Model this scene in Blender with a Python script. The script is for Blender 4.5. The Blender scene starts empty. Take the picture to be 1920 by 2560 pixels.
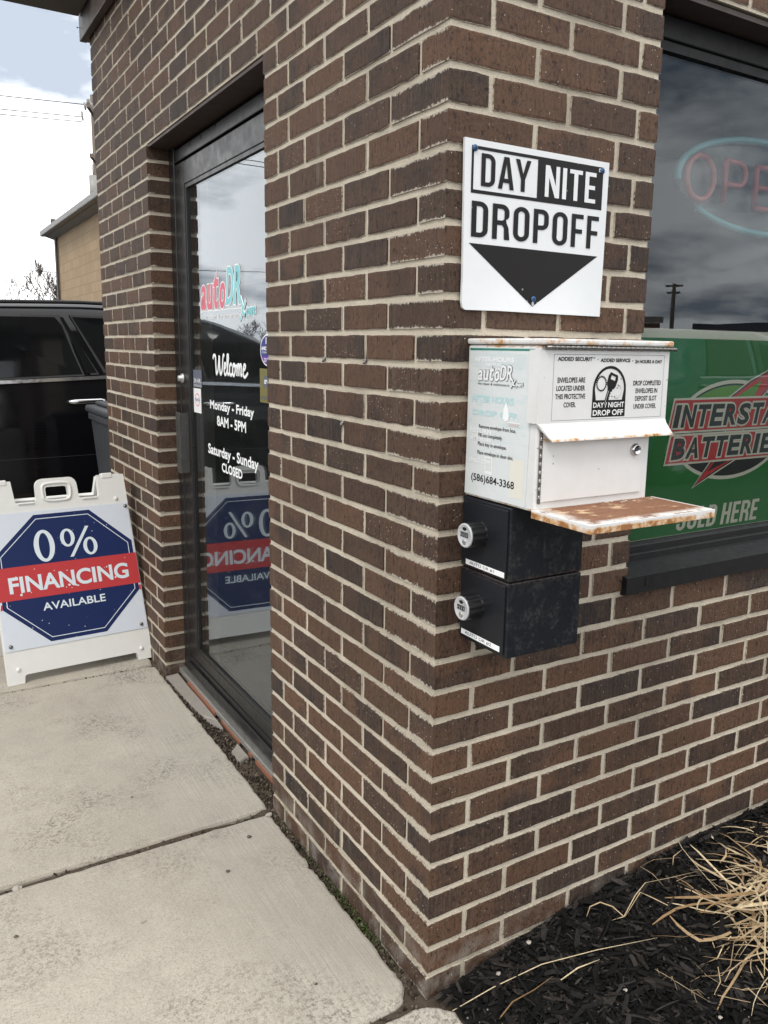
import bpy, bmesh, math, random
from mathutils import Vector, Matrix
import numpy as np
R = math.radians
S = bpy.context.scene
COL = S.collection
rnd = random.Random(7)

# ------------------------------------------------------------------ camera
CAM_R = Vector((0.8541939, -0.5197423, 0.0148575)); CAM_U = Vector((0.0790597, 0.1580705, 0.9842577)); CAM_F = Vector((0.5139089, 0.8395723, -0.1761135))
CAM_C = Vector((-0.90705, -1.32381, 1.38543)); FPX, PCX, PCY = 2033.8955, 993.8995, 1233.7717
cam = bpy.data.cameras.new('camera'); cam_o = bpy.data.objects.new('camera', cam); COL.objects.link(cam_o)
S.camera = cam_o
cam_o.matrix_world = Matrix(((CAM_R.x, CAM_U.x, -CAM_F.x, CAM_C.x), (CAM_R.y, CAM_U.y, -CAM_F.y, CAM_C.y),
                             (CAM_R.z, CAM_U.z, -CAM_F.z, CAM_C.z), (0, 0, 0, 1)))
cam.sensor_fit = 'VERTICAL'; cam.sensor_height = 36.0; cam.lens = FPX * 36 / 2560
cam.shift_x = -(PCX - 960) / 2560; cam.shift_y = (PCY - 1280) / 2560
cam.clip_start = 0.02; cam.clip_end = 3000

# ------------------------------------------------------------------ sky, sun, exposure
SUN_AZ, SUN_EL = R(-122), R(52)          # azimuth from +Y towards +X
w = bpy.data.worlds.new('World'); S.world = w; w.use_nodes = True
nt = w.node_tree; nt.nodes.clear()
def wn(t, **k):
    n = nt.nodes.new(t)
    for a, b in k.items(): setattr(n, a, b)
    return n
def wl(a, b): nt.links.new(a, b)
out = wn('ShaderNodeOutputWorld'); mixw = wn('ShaderNodeMixShader')
sky = wn('ShaderNodeTexSky', sky_type='NISHITA', sun_disc=False, sun_elevation=SUN_EL, sun_rotation=SUN_AZ, air_density=1.0, dust_density=1.2)
bgs = wn('ShaderNodeBackground'); bgs.inputs[1].default_value = 0.11; wl(sky.outputs[0], bgs.inputs[0])
tc = wn('ShaderNodeTexCoord'); sp = wn('ShaderNodeSeparateXYZ'); wl(tc.outputs['Generated'], sp.inputs[0])
zz_ = wn('ShaderNodeMath', operation='MAXIMUM'); wl(sp.outputs[2], zz_.inputs[0]); zz_.inputs[1].default_value = 0.0
za = wn('ShaderNodeMath', operation='ADD'); wl(zz_.outputs[0], za.inputs[0]); za.inputs[1].default_value = 0.22
dv = wn('ShaderNodeVectorMath', operation='DIVIDE'); cb = wn('ShaderNodeCombineXYZ')
for i in range(3): wl(za.outputs[0], cb.inputs[i])
wl(tc.outputs['Generated'], dv.inputs[0]); wl(cb.outputs[0], dv.inputs[1])
mp = wn('ShaderNodeMapping'); wl(dv.outputs[0], mp.inputs[0]); mp.inputs['Location'].default_value = (27.657, 28.787, 0.4); mp.inputs['Scale'].default_value = (1, 1, 0.35)
n1 = wn('ShaderNodeTexNoise'); n1.inputs['Scale'].default_value = 1.15; n1.inputs['Detail'].default_value = 9; n1.inputs['Roughness'].default_value = 0.56; wl(mp.outputs[0], n1.inputs['Vector'])
r1 = wn('ShaderNodeValToRGB'); wl(n1.outputs['Fac'], r1.inputs[0]); r1.color_ramp.elements[0].position = 0.27; r1.color_ramp.elements[1].position = 0.42
mp2 = wn('ShaderNodeMapping'); wl(dv.outputs[0], mp2.inputs[0]); mp2.inputs['Location'].default_value = (9.2527, 31.1994, 1.2); mp2.inputs['Scale'].default_value = (1, 1, 0.4)
n2 = wn('ShaderNodeTexNoise'); n2.inputs['Scale'].default_value = 1.7; n2.inputs['Detail'].default_value = 7; n2.inputs['Roughness'].default_value = 0.55; wl(mp2.outputs[0], n2.inputs['Vector'])
r2 = wn('ShaderNodeValToRGB'); wl(n2.outputs['Fac'], r2.inputs[0])
e = r2.color_ramp.elements; e[0].position = 0.38; e[0].color = (0.275, 0.31, 0.365, 1); e[1].position = 0.56; e[1].color = (1.0, 1.0, 1.0, 1)
bgc = wn('ShaderNodeBackground'); bgc.inputs[1].default_value = 2.8; wl(r2.outputs[0], bgc.inputs[0])
wl(r1.outputs[0], mixw.inputs[0]); wl(bgs.outputs[0], mixw.inputs[1]); wl(bgc.outputs[0], mixw.inputs[2]); wl(mixw.outputs[0], out.inputs[0])

sun = bpy.data.lights.new('sun', 'SUN'); sun.energy = 1.9; sun.angle = R(14); sun.color = (1, 0.945, 0.86)
sun_o = bpy.data.objects.new('sun', sun); COL.objects.link(sun_o)
sd = Vector((math.sin(SUN_AZ) * math.cos(SUN_EL), math.cos(SUN_AZ) * math.cos(SUN_EL), math.sin(SUN_EL)))
sun_o.rotation_euler = sd.to_track_quat('Z', 'Y').to_euler()
S.view_settings.view_transform = 'Standard'; S.view_settings.look = 'None'; S.view_settings.exposure = -0.27; S.view_settings.gamma = 1
S.render.film_transparent = False
S.cycles.max_bounces = 8; S.cycles.transparent_max_bounces = 12

# ------------------------------------------------------------------ material helpers
MATS = {}
class G:
    def __init__(s, name):
        s.m = bpy.data.materials.new(name); s.m.use_nodes = True; s.t = s.m.node_tree
        s.p = s.t.nodes['Principled BSDF']; s.geo = None; MATS[name] = s.m
    def n(s, t, ins=None, **k):
        n = s.t.nodes.new(t)
        for a, b in k.items(): setattr(n, a, b)
        for a, b in (ins or {}).items(): s.set(n.inputs[a], b)
        return n
    def set(s, sock, v):
        if isinstance(v, bpy.types.NodeSocket): s.t.links.new(v, sock)
        elif isinstance(v, tuple) and len(v) == 3 and sock.type == 'RGBA': sock.default_value = (*v, 1)
        else: sock.default_value = v
    def pos(s):
        if not s.geo: s.geo = s.n('ShaderNodeNewGeometry')
        return s.geo.outputs['Position']
    def map(s, v, scale=(1, 1, 1), loc=(0, 0, 0)):
        return s.n('ShaderNodeMapping', {'Vector': v, 'Scale': scale, 'Location': loc}).outputs[0]
    def noise(s, v, scale, detail=3, rough=0.55, out='Fac'):
        return s.n('ShaderNodeTexNoise', {'Vector': v, 'Scale': scale, 'Detail': detail, 'Roughness': rough}).outputs[out]
    def vor(s, v, scale, out='Distance', feature='F1', rand=1.0):
        return s.n('ShaderNodeTexVoronoi', {'Vector': v, 'Scale': scale, 'Randomness': rand}, feature=feature).outputs[out]
    def ramp(s, f, stops, interp='LINEAR'):
        r = s.n('ShaderNodeValToRGB', {'Fac': f}); r.color_ramp.interpolation = interp
        while len(r.color_ramp.elements) < len(stops): r.color_ramp.elements.new(0.5)
        for el, (p, c) in zip(r.color_ramp.elements, stops):
            el.position = p; el.color = (c, c, c, 1) if not isinstance(c, tuple) else (*c, 1)
        return r.outputs[0]
    def mix(s, f, a, b, mode='MIX'):
        n = s.n('ShaderNodeMix', data_type='RGBA', blend_type=mode)
        s.set(n.inputs[0], f); s.set(n.inputs[6], a); s.set(n.inputs[7], b); return n.outputs[2]
    def math(s, op, a, b=0.0):
        return s.n('ShaderNodeMath', {0: a, 1: b}, operation=op).outputs[0]
    def bump(s, h, strength=0.3, dist=0.002, normal=None):
        n = s.n('ShaderNodeBump', {'Height': h, 'Strength': strength, 'Distance': dist})
        if normal is not None: s.set(n.inputs['Normal'], normal)
        return n.outputs[0]
    def fin(s, base=None, rough=None, normal=None, metal=None, spec=None, coat=None):
        for k, v in (('Base Color', base), ('Roughness', rough), ('Normal', normal), ('Metallic', metal), ('Specular IOR Level', spec), ('Coat Weight', coat)):
            if v is not None: s.set(s.p.inputs[k], v)
        return s.m

def simple(name, col, rough=0.5, metal=0.0, var=0.12, scale=30, bump=0.05, spec=None, coat=None):
    g = G(name); p = g.pos(); f = g.noise(p, scale, 4)
    c = g.mix(f, tuple(x * (1 - var) for x in col), tuple(min(1, x * (1 + var)) for x in col))
    rr = g.ramp(g.noise(p, scale * 0.7, 3), [(0.3, max(0.02, rough - 0.08)), (0.7, min(1, rough + 0.08))])
    nrm = g.bump(g.noise(p, scale * 8, 3), bump, 0.001) if bump else None
    return g.fin(c, rr, nrm, metal, spec, coat)

def brick_mat(name, per_object):
    g = G(name); p = g.pos()
    if per_object:
        oi = g.n('ShaderNodeObjectInfo'); col = oi.outputs['Color']
    else:
        col = g.n('ShaderNodeAttribute', attribute_name='tint').outputs['Color']
    sx = g.n('ShaderNodeSeparateColor', {0: col}); rn, dk, sd_ = sx.outputs[0], sx.outputs[1], sx.outputs[2]
    off = g.n('ShaderNodeCombineXYZ', {0: g.math('MULTIPLY', rn, 17), 1: g.math('MULTIPLY', sd_, 13), 2: g.math('MULTIPLY', sd_, 9)}).outputs[0]
    pv = g.n('ShaderNodeVectorMath', {0: p, 1: off}, operation='ADD').outputs[0]
    base = g.ramp(rn, [(0.0, (0.056, 0.032, 0.021)), (0.25, (0.080, 0.043, 0.025)), (0.55, (0.118, 0.060, 0.033)), (0.8, (0.096, 0.051, 0.030)), (1.0, (0.062, 0.037, 0.025))])
    dark = g.mix(rn, (0.016, 0.014, 0.014), (0.030, 0.023, 0.020))
    n9 = g.noise(pv, 9, 3)
    patch = g.ramp(n9, [(0.42, 0.0), (0.6, 1.0)])
    pf = g.math('MULTIPLY', patch, dk); pf2 = g.math('MAXIMUM', pf, g.ramp(dk, [(0.75, 0.0), (0.95, 0.72)]))
    base = g.mix(pf2, base, dark)
    streak = g.noise(g.map(pv, (170, 170, 8)), 1.0, 3)                                  # wire-cut drag marks
    base = g.mix(g.ramp(streak, [(0.38, 0.0), (0.78, 0.5)]), base, g.mix(0.45, base, (0.20, 0.13, 0.095)))
    gr = g.noise(g.map(pv, (1, 1, 0.6)), 210, 5, 0.75)
    base = g.mix(g.ramp(gr, [(0.36, 0.9), (0.50, 0.0)]), base, g.mix(0.75, base, (0.010, 0.008, 0.007)))
    base = g.mix(g.ramp(gr, [(0.55, 0.0), (0.72, 0.45)]), base, (0.18, 0.115, 0.075))
    zc = g.n('ShaderNodeSeparateXYZ', {0: p}).outputs[2]
    low = g.math('MULTIPLY', g.ramp(zc, [(0.0, 0.8), (0.09, 0.0)]), g.ramp(g.noise(p, 16, 4), [(0.45, 0.0), (0.65, 1.0)]))
    base = g.mix(g.math('MULTIPLY', low, 0.6), base, (0.30, 0.275, 0.24))
    vd = g.n('ShaderNodeTexVoronoi', {'Vector': pv, 'Scale': 120.0}); vs = g.n('ShaderNodeSeparateColor', {0: vd.outputs['Color']}).outputs[0]
    speck = g.math('MULTIPLY', g.ramp(g.math('ADD', vd.outputs['Distance'], g.math('MULTIPLY', gr, 0.16)), [(0.17, 1.0), (0.25, 0.0)]), g.ramp(vs, [(0.80, 0.0), (0.84, 0.9)]))
    base = g.mix(speck, base, (0.55, 0.50, 0.43))
    pit = g.ramp(g.noise(g.map(pv, (1, 1, 0.45)), 130, 3, 0.65), [(0.32, 0.0), (0.42, 1.0)])
    base = g.mix(pit, g.mix(0.65, base, (0.008, 0.006, 0.006)), base)
    base = g.mix(g.ramp(g.noise(p, 1.7, 4, 0.6), [(0.36, 0.35), (0.55, 0.0)]), base, g.mix(0.5, base, (0.030, 0.022, 0.017)))   # old grime in drifts
    base = g.mix(g.math('MULTIPLY', g.ramp(g.noise(g.map(p, (26, 26, 3.5)), 1.0, 4), [(0.60, 0.0), (0.72, 0.45)]), g.ramp(g.noise(p, 2.6, 2), [(0.5, 0.0), (0.6, 1.0)])), base, (0.17, 0.145, 0.12))  # faint lime runs
    # mortar dragged over the arrises
    ar = g.n('ShaderNodeAttribute', attribute_name='arris').outputs['Fac']
    smr = g.math('ADD', g.math('MULTIPLY', ar, 0.62), g.math('ADD', g.math('MULTIPLY', g.noise(p, 130, 4, 0.75), 0.55), g.math('MULTIPLY', g.noise(p, 17, 2), 0.30)))
    sme = g.ramp(g.math('MULTIPLY', smr, 0.7), [(0.675, 0.0), (0.712, 0.95)])
    base = g.mix(sme, base, g.mix(gr, (0.33, 0.295, 0.24), (0.56, 0.51, 0.42)))
    h = g.math('ADD', g.math('MULTIPLY', gr, 1.0), g.math('ADD', pit, g.math('MULTIPLY', streak, 0.8)))
    return g.fin(base, g.ramp(gr, [(0.3, 0.60), (0.7, 0.85)]), g.bump(h, 0.75, 0.002), spec=0.3)

def mortar_mat():
    g = G('mortar'); p = g.pos()
    a = g.noise(p, 7, 4); b = g.noise(p, 380, 4, 0.7)
    c = g.mix(a, (0.48, 0.42, 0.33), (0.66, 0.59, 0.475))
    c = g.mix(g.ramp(b, [(0.30, 0.6), (0.46, 0.0)]), c, (0.16, 0.145, 0.125))
    c = g.mix(g.ramp(g.noise(p, 2.3, 5, 0.65), [(0.38, 0.45), (0.52, 0.0)]), c, (0.27, 0.235, 0.185))
    zc = g.n('ShaderNodeSeparateXYZ', {0: p}).outputs[2]
    damp = g.math('MULTIPLY', g.ramp(zc, [(0.0, 0.9), (0.12, 0.0)]), g.ramp(g.noise(p, 12, 4), [(0.4, 0.0), (0.6, 1.0)]))
    c = g.mix(g.math('MULTIPLY', damp, 0.6), c, (0.17, 0.16, 0.10))
    return g.fin(c, 0.95, g.bump(g.math('ADD', b, g.math('MULTIPLY', g.noise(p, 90, 3), 1.5)), 0.7, 0.003), spec=0.2)

def concrete_mat():
    g = G('concrete'); p = g.pos()
    big = g.noise(p, 1.6, 5); mid = g.noise(p, 14, 4); fine = g.noise(p, 230, 4, 0.75)
    c = g.mix(big, (0.365, 0.33, 0.27), (0.505, 0.46, 0.38))
    c = g.mix(g.ramp(mid, [(0.35, 0.35), (0.6, 0.0)]), c, (0.33, 0.30, 0.25))
    agg = g.vor(p, 330); aggc = g.n('ShaderNodeSeparateColor', {0: g.vor(p, 330, 'Color')}).outputs[0]
    c = g.mix(g.math('MULTIPLY', g.ramp(agg, [(0.25, 1.0), (0.45, 0.0)]), 0.45), c, g.mix(aggc, (0.26, 0.235, 0.20), (0.60, 0.56, 0.49)))
    c = g.mix(g.ramp(fine, [(0.34, 0.7), (0.47, 0.0)]), c, (0.20, 0.175, 0.14)); c = g.mix(g.ramp(fine, [(0.55, 0.0), (0.72, 0.6)]), c, (0.66, 0.61, 0.53))
    # broom-finished margin towards the wall: fine lines along Y
    xs = g.n('ShaderNodeSeparateXYZ', {0: p}).outputs[0]
    lines = g.noise(g.map(p, (420, 3.0, 1)), 1.0, 3)
    marg = g.ramp(g.math('ADD', xs, g.math('MULTIPLY', mid, 0.12)), [(-0.0, 0), (0.01, 0)])
    mf = g.n('ShaderNodeMapRange', {0: g.math('ADD', xs, g.math('MULTIPLY', mid, 0.16)), 1: -0.30, 2: -0.12, 3: 0.08, 4: 1.0}).outputs[0]
    c = g.mix(g.math('MULTIPLY', mf, g.ramp(lines, [(0.42, 0.55), (0.52, 0.0)])), c, (0.27, 0.25, 0.215))
    c = g.mix(g.math('MULTIPLY', mf, 0.22), c, (0.53, 0.50, 0.44))
    pit = g.ramp(g.vor(p, 120), [(0.07, 1.0), (0.13, 0.0)])
    pc = g.n('ShaderNodeSeparateColor', {0: g.vor(p, 120, 'Color')}).outputs[1]
    pit = g.math('MULTIPLY', pit, g.ramp(pc, [(0.42, 0.0), (0.50, 1.0)]))
    c = g.mix(pit, c, (0.07, 0.06, 0.05))
    soot = g.math('MULTIPLY', g.ramp(g.noise(p, 3.1, 5, 0.6), [(0.47, 0.0), (0.66, 1.0)]), g.ramp(g.noise(p, 110, 5, 0.8), [(0.49, 0.0), (0.58, 1.0)]))
    c = g.mix(g.math('MULTIPLY', soot, 0.85), c, (0.10, 0.085, 0.068))
    c = g.mix(g.ramp(g.noise(p, 0.9, 5, 0.65), [(0.40, 0.30), (0.58, 0.0)]), c, (0.27, 0.245, 0.205))
    c = g.mix(g.math('MULTIPLY', g.ramp(g.vor(p, 7.0, 'Distance', 'F1'), [(0.05, 1.0), (0.10, 0.0)]), g.ramp(g.noise(p, 31, 3), [(0.45, 0.0), (0.6, 0.6)])), c, (0.12, 0.10, 0.08))
    h = g.math('ADD', fine, g.math('SUBTRACT', g.math('MULTIPLY', g.math('MULTIPLY', lines, mf), 1.5), g.math('MULTIPLY', pit, 2.0)))
    return g.fin(c, 0.92, g.bump(h, 0.5, 0.0015), spec=0.25)

def soil_mat(name, a, b, sc=60):
    g = G(name); p = g.pos(); f = g.noise(p, sc, 5, 0.7)
    c = g.mix(f, a, b); v = g.n('ShaderNodeSeparateColor', {0: g.vor(p, sc * 3.3, 'Color')}).outputs[0]
    c = g.mix(g.math('MULTIPLY', g.ramp(v, [(0.88, 0.0), (0.92, 1.0)]), g.ramp(g.vor(p, sc * 3.3), [(0.2, 1.0), (0.3, 0.0)])), c, (0.30, 0.27, 0.22))
    return g.fin(c, 0.95, g.bump(f, 0.8, 0.006), spec=0.2)

def asphalt_mat():
    g = G('asphalt'); p = g.pos(); f = g.noise(p, 180, 4, 0.7); b = g.noise(p, 0.7, 4)
    c = g.mix(f, (0.028, 0.028, 0.029), (0.062, 0.061, 0.059)); c = g.mix(g.ramp(b, [(0.35, 0.0), (0.7, 0.5)]), c, (0.07, 0.068, 0.064))
    return g.fin(c, 0.9, g.bump(f, 0.6, 0.004), spec=0.3)

def rust_white(name, top):
    """white enamel; top = list of (z0, z1, strength) world-height bands where rust has broken out"""
    g = G(name); p = g.pos(); zc = g.n('ShaderNodeSeparateXYZ', {0: p}).outputs[2]
    dirt = g.noise(p, 22, 5, 0.6); c = g.mix(g.ramp(dirt, [(0.4, 0.0), (0.75, 0.22)]), (0.69, 0.69, 0.68), (0.50, 0.465, 0.41))
    n = g.noise(p, 34, 6, 0.62); n3 = g.noise(p, 140, 5, 0.7); tot = 0.0
    for z0, z1, st in top:
        zm, hw = (z0 + z1) / 2, (z1 - z0) / 2
        d = g.math('DIVIDE', g.math('ABSOLUTE', g.math('SUBTRACT', zc, zm)), hw)
        band = g.math('MULTIPLY', g.ramp(d, [(0.55, 1.0), (1.0, 0.0)]), st)
        tot = band if isinstance(tot, float) else g.math('MAXIMUM', tot, band)
    score = g.math('ADD', tot, g.math('MULTIPLY', g.math('ADD', g.math('MULTIPLY', n, 1.3), g.math('MULTIPLY', n3, 0.5)), 0.86))
    score = g.math('MULTIPLY', score, 0.6)
    stain = g.ramp(score, [(0.630, 0.0), (0.690, 0.5), (0.740, 0.9)])
    c = g.mix(stain, c, g.mix(n3, (0.62, 0.36, 0.13), (0.50, 0.24, 0.07)))
    core = g.ramp(score, [(0.735, 0.0), (0.80, 1.0)])
    c = g.mix(core, c, g.mix(n3, (0.15, 0.055, 0.02), (0.40, 0.19, 0.065)))
    v = g.n('ShaderNodeSeparateColor', {0: g.vor(p, 60, 'Color')}).outputs[0]
    chip = g.math('MULTIPLY', g.ramp(v, [(0.90, 0.0), (0.93, 1.0)]), g.ramp(g.vor(p, 60), [(0.08, 1.0), (0.14, 0.0)]))
    c = g.mix(g.math('MULTIPLY', chip, 0.7), c, (0.12, 0.09, 0.07))
    rg = g.mix(core, (0.42, 0.42, 0.42), (0.9, 0.9, 0.9))
    return g.fin(c, rg, g.bump(g.math('ADD', g.math('MULTIPLY', core, n3), g.math('MULTIPLY', dirt, 0.3)), 0.35, 0.001))

def shelf_rust():
    g = G('shelf_rust'); p = g.pos(); st = g.noise(g.map(p, (9, 150, 60)), 1.0, 5, 0.65); n = g.noise(p, 28, 6, 0.65); n3 = g.noise(p, 190, 4, 0.7)
    c = g.mix(st, (0.095, 0.038, 0.022), (0.30, 0.135, 0.065)); c = g.mix(g.ramp(n3, [(0.5, 0.0), (0.8, 0.5)]), c, (0.42, 0.24, 0.13))
    c = g.mix(g.ramp(g.math('ADD', g.math('MULTIPLY', n, 0.75), g.math('MULTIPLY', st, 0.35)), [(0.60, 0.0), (0.68, 1.0)]), c, (0.60, 0.42, 0.25))
    ys = g.n('ShaderNodeSeparateXYZ', {0: p}); edge = g.n('ShaderNodeMapRange', {0: ys.outputs[1], 1: -0.352, 2: -0.335, 3: 1.0, 4: 0.0}).outputs[0]
    edl = g.n('ShaderNodeMapRange', {0: ys.outputs[0], 1: 0.062, 2: 0.095, 3: 1.0, 4: 0.0}).outputs[0]
    keep = g.math('MULTIPLY', g.math('MAXIMUM', edge, edl), g.ramp(n, [(0.38, 0.0), (0.5, 1.0)]))
    c = g.mix(keep, c, (0.68, 0.66, 0.62))
    return g.fin(c, 0.85, g.bump(n3, 0.5, 0.001))

def glass_mat(name, tint, ior=1.5, drops=1.0):
    g = G(name); t = g.t; t.nodes.remove(g.p)
    o = [n for n in t.nodes if n.type == 'OUTPUT_MATERIAL'][0]
    tr = g.n('ShaderNodeBsdfTransparent', {0: tint}); gl = g.n('ShaderNodeBsdfGlossy', {'Roughness': 0.0, 'Color': (0.90, 0.95, 1.0, 1)}); p = g.pos(); bf = g.geo.outputs['Backfacing']
    # a thin pane has the same reflectance from either face
    fr = g.n('ShaderNodeFresnel', {'IOR': g.n('ShaderNodeMapRange', {0: bf, 1: 0.0, 2: 1.0, 3: ior, 4: 1.0 / ior}).outputs[0]})
    wav = g.bump(g.noise(p, 2.2, 2), 0.05, 0.01); g.set(gl.inputs['Normal'], wav)
    m = g.n('ShaderNodeMixShader', {0: fr.outputs[0], 1: tr.outputs[0], 2: gl.outputs[0]})
    last = m.outputs[0]
    if drops:   # dried dust and rain specks on the pane
        dv_ = g.n('ShaderNodeSeparateColor', {0: g.vor(p, 170, 'Color')}).outputs[0]
        sp_ = g.math('MULTIPLY', g.ramp(g.vor(p, 170), [(0.10, 1.0), (0.2, 0.0)]), g.ramp(dv_, [(0.70, 0.0), (0.8, 1.0)]))
        film = g.ramp(g.noise(p, 5, 4), [(0.4, 0.006), (0.75, 0.02)])
        fac = g.math('MULTIPLY', g.math('ADD', g.math('MULTIPLY', sp_, 0.28), film), drops)
        df = g.n('ShaderNodeBsdfDiffuse', {0: (0.42, 0.42, 0.40)})
        last = g.n('ShaderNodeMixShader', {0: fac, 1: last, 2: df.outputs[0]}).outputs[0]
    t.links.new(last, o.inputs[0]); return g.m

def black_metal(name, zband=None):
    g = G(name); p = g.pos(); n = g.noise(p, 26, 6, 0.7); n3 = g.noise(p, 120, 4, 0.7)
    c = g.mix(n3, (0.008, 0.009, 0.012), (0.016, 0.018, 0.022))
    moss = g.math('MULTIPLY', g.ramp(n, [(0.48, 0.0), (0.62, 1.0)]), g.ramp(n3, [(0.42, 0.0), (0.6, 1.0)]))
    yc = g.n('ShaderNodeSeparateXYZ', {0: p}).outputs[1]
    fr = g.n('ShaderNodeMapRange', {0: yc, 1: -0.150, 2: -0.156, 3: 0.0, 4: 1.0}).outputs[0]
    c = g.mix(g.math('MULTIPLY', g.math('MULTIPLY', moss, fr), 0.35), c, (0.060, 0.062, 0.054))
    zc = g.n('ShaderNodeSeparateXYZ', {0: p}).outputs[2]
    seam = g.ramp(g.math('ABSOLUTE', g.math('SUBTRACT', zc, 0.945)), [(0.003, 1.0), (0.010, 0.0)])
    c = g.mix(g.math('MULTIPLY', seam, g.ramp(n3, [(0.45, 0.0), (0.65, 0.5)])), c, (0.12, 0.07, 0.045))
    scr = g.ramp(g.noise(g.map(p, (60, 60, 5)), 1.0, 4, 0.7), [(0.66, 0.0), (0.74, 0.25)])
    c = g.mix(scr, c, (0.10, 0.10, 0.11))
    r = g.mix(g.math('MULTIPLY', moss, fr), (0.33, 0.33, 0.33), (0.9, 0.9, 0.9))
    return g.fin(c, r, g.bump(g.math('ADD', n3, n), 0.2, 0.001), spec=0.3)

def print_panel(name, col, chips=(0.75, 0.75, 0.74), amount=0.5):
    """printed sheet with weathering chips"""
    g = G(name); p = g.pos(); n = g.noise(p, 25, 4); c = g.mix(n, tuple(x * 0.94 for x in col), col)
    if amount:
        v = g.n('ShaderNodeSeparateColor', {0: g.vor(p, 75, 'Color')}).outputs[0]
        chip = g.math('MULTIPLY', g.ramp(v, [(1 - 0.16 * amount, 0.0), (1 - 0.14 * amount, 1.0)]), g.ramp(g.vor(p, 75), [(0.10, 1.0), (0.2, 0.0)]))
        c = g.mix(chip, c, chips)
        sc = g.ramp(g.noise(p, 60, 5, 0.75), [(0.73, 0.0), (0.77, 0.35 * amount)])
        c = g.mix(sc, c, chips)
    return g.fin(c, 0.45, g.bump(g.noise(p, 300, 2), 0.05, 0.0005), spec=0.2)

M_ = {}
M_['brick_obj'] = brick_mat('brick_single', True); M_['brick_att'] = brick_mat('brick_field', False)
M_['mortar'] = mortar_mat(); M_['concrete'] = concrete_mat()
M_['soil'] = soil_mat('soil', (0.045, 0.034, 0.025), (0.11, 0.085, 0.063)); M_['asphalt'] = asphalt_mat()
M_['bedsoil'] = soil_mat('bed_soil', (0.006, 0.006, 0.006), (0.016, 0.015, 0.014), 40)
M_['bronze'] = simple('dark_bronze_metal', (0.014, 0.0138, 0.0138), 0.34, 0.0, 0.35, 40, 0.04, 0.42)
M_['sillmetal'] = simple('sill_metal', (0.014, 0.014, 0.0145), 0.48, 0.0, 0.4, 60, 0.08, 0.22)
M_['pull'] = simple('pull_metal', (0.16, 0.155, 0.145), 0.36, 0.85, 0.2, 60, 0.05)
M_['alu'] = simple('aluminium', (0.50, 0.49, 0.46), 0.42, 0.8, 0.25, 90, 0.1)
M_['chrome'] = simple('chrome', (0.58, 0.58, 0.58), 0.16, 1.0, 0.05, 60, 0.0)
M_['trim'] = simple('brown_trim', (0.065, 0.047, 0.039), 0.5, 0, 0.15, 12, 0.06)
M_['lintel'] = simple('lintel_steel', (0.050, 0.032, 0.026), 0.6, 0, 0.3, 20, 0.15)
M_['beam'] = simple('beam_paint', (0.11, 0.10, 0.085), 0.7, 0, 0.25, 9, 0.1)
M_['roof'] = simple('roof_membrane', (0.12, 0.12, 0.12), 0.9)
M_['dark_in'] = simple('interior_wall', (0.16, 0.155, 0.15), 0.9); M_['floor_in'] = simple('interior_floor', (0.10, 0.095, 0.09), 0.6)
M_['pale_in'] = simple('interior_trim', (0.55, 0.53, 0.48), 0.7)
M_['glass_door'] = glass_mat('door_glass', (0.55, 0.57, 0.57), 2.25); M_['glass_win'] = glass_mat('window_glass', (0.84, 0.86, 0.85), 1.44, 0.2)
M_['white'] = simple('white_print', (0.78, 0.78, 0.77), 0.5, 0, 0.04, 30, 0.0); M_['black'] = simple('black_print', (0.010, 0.010, 0.010), 0.5, 0, 0.2, 40, 0.0, 0.2)
M_['signwhite'] = simple('sign_white', (0.70, 0.715, 0.72), 0.38, 0, 0.05, 18, 0.03); M_['signblack'] = print_panel('sign_black', (0.011, 0.0095, 0.0095), (0.25, 0.25, 0.25), 0.25)
M_['vinyl'] = simple('vinyl_white', (0.86, 0.87, 0.86), 0.5, 0, 0.02, 20, 0.0)
M_['red'] = simple('logo_red', (0.66, 0.13, 0.19), 0.5, 0, 0.08, 20, 0.0); M_['teal'] = simple('logo_teal', (0.22, 0.58, 0.62), 0.5, 0, 0.08, 20, 0.0)
M_['caulk'] = simple('orange_caulk', (0.22, 0.085, 0.045), 0.8)
M_['box'] = rust_white('enamel_box', [(1.086, 1.102, 0.36), (1.385, 1.409, 0.34)]); M_['boxflap'] = rust_white('enamel_flap', [(1.220, 1.231, 0.39), (1.40, 1.42, 0.3)])
M_['boxlid'] = rust_white('enamel_lid', [(1.384, 1.410, 0.30)]); M_['shelfedge'] = rust_white('enamel_shelf', [(1.070, 1.1000, 0.46)]); M_['shelf'] = shelf_rust()
M_['bbox'] = black_metal('black_box_metal'); M_['knob'] = simple('knob_black', (0.012, 0.012, 0.013), 0.35, 0, 0.1, 40, 0.0)
M_['silver'] = simple('silver_paint', (0.50, 0.51, 0.52), 0.35, 0.15, 0.06, 60, 0.02)
M_['plastic'] = simple('white_plastic', (0.70, 0.695, 0.66), 0.5, 0, 0.07, 14, 0.06)
M_['fin_white'] = simple('panel_white', (0.62, 0.66, 0.72), 0.35, 0, 0.05, 14, 0.02)
M_['fin_blue'] = print_panel('panel_blue', (0.012, 0.024, 0.095), (0.6, 0.63, 0.68), 0.5); M_['fin_red'] = print_panel('panel_red', (0.50, 0.05, 0.055), (0.75, 0.72, 0.72), 0.12)
M_['fin_text'] = simple('panel_text', (0.66, 0.73, 0.77), 0.4, 0, 0.04, 20, 0.0)
M_['screw'] = simple('screw_steel', (0.20, 0.19, 0.18), 0.3, 0.9, 0.2, 80, 0.0); M_['bluescrew'] = simple('blue_screw', (0.04, 0.10, 0.22), 0.4, 0.5, 0.2, 200, 0.1)
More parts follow.
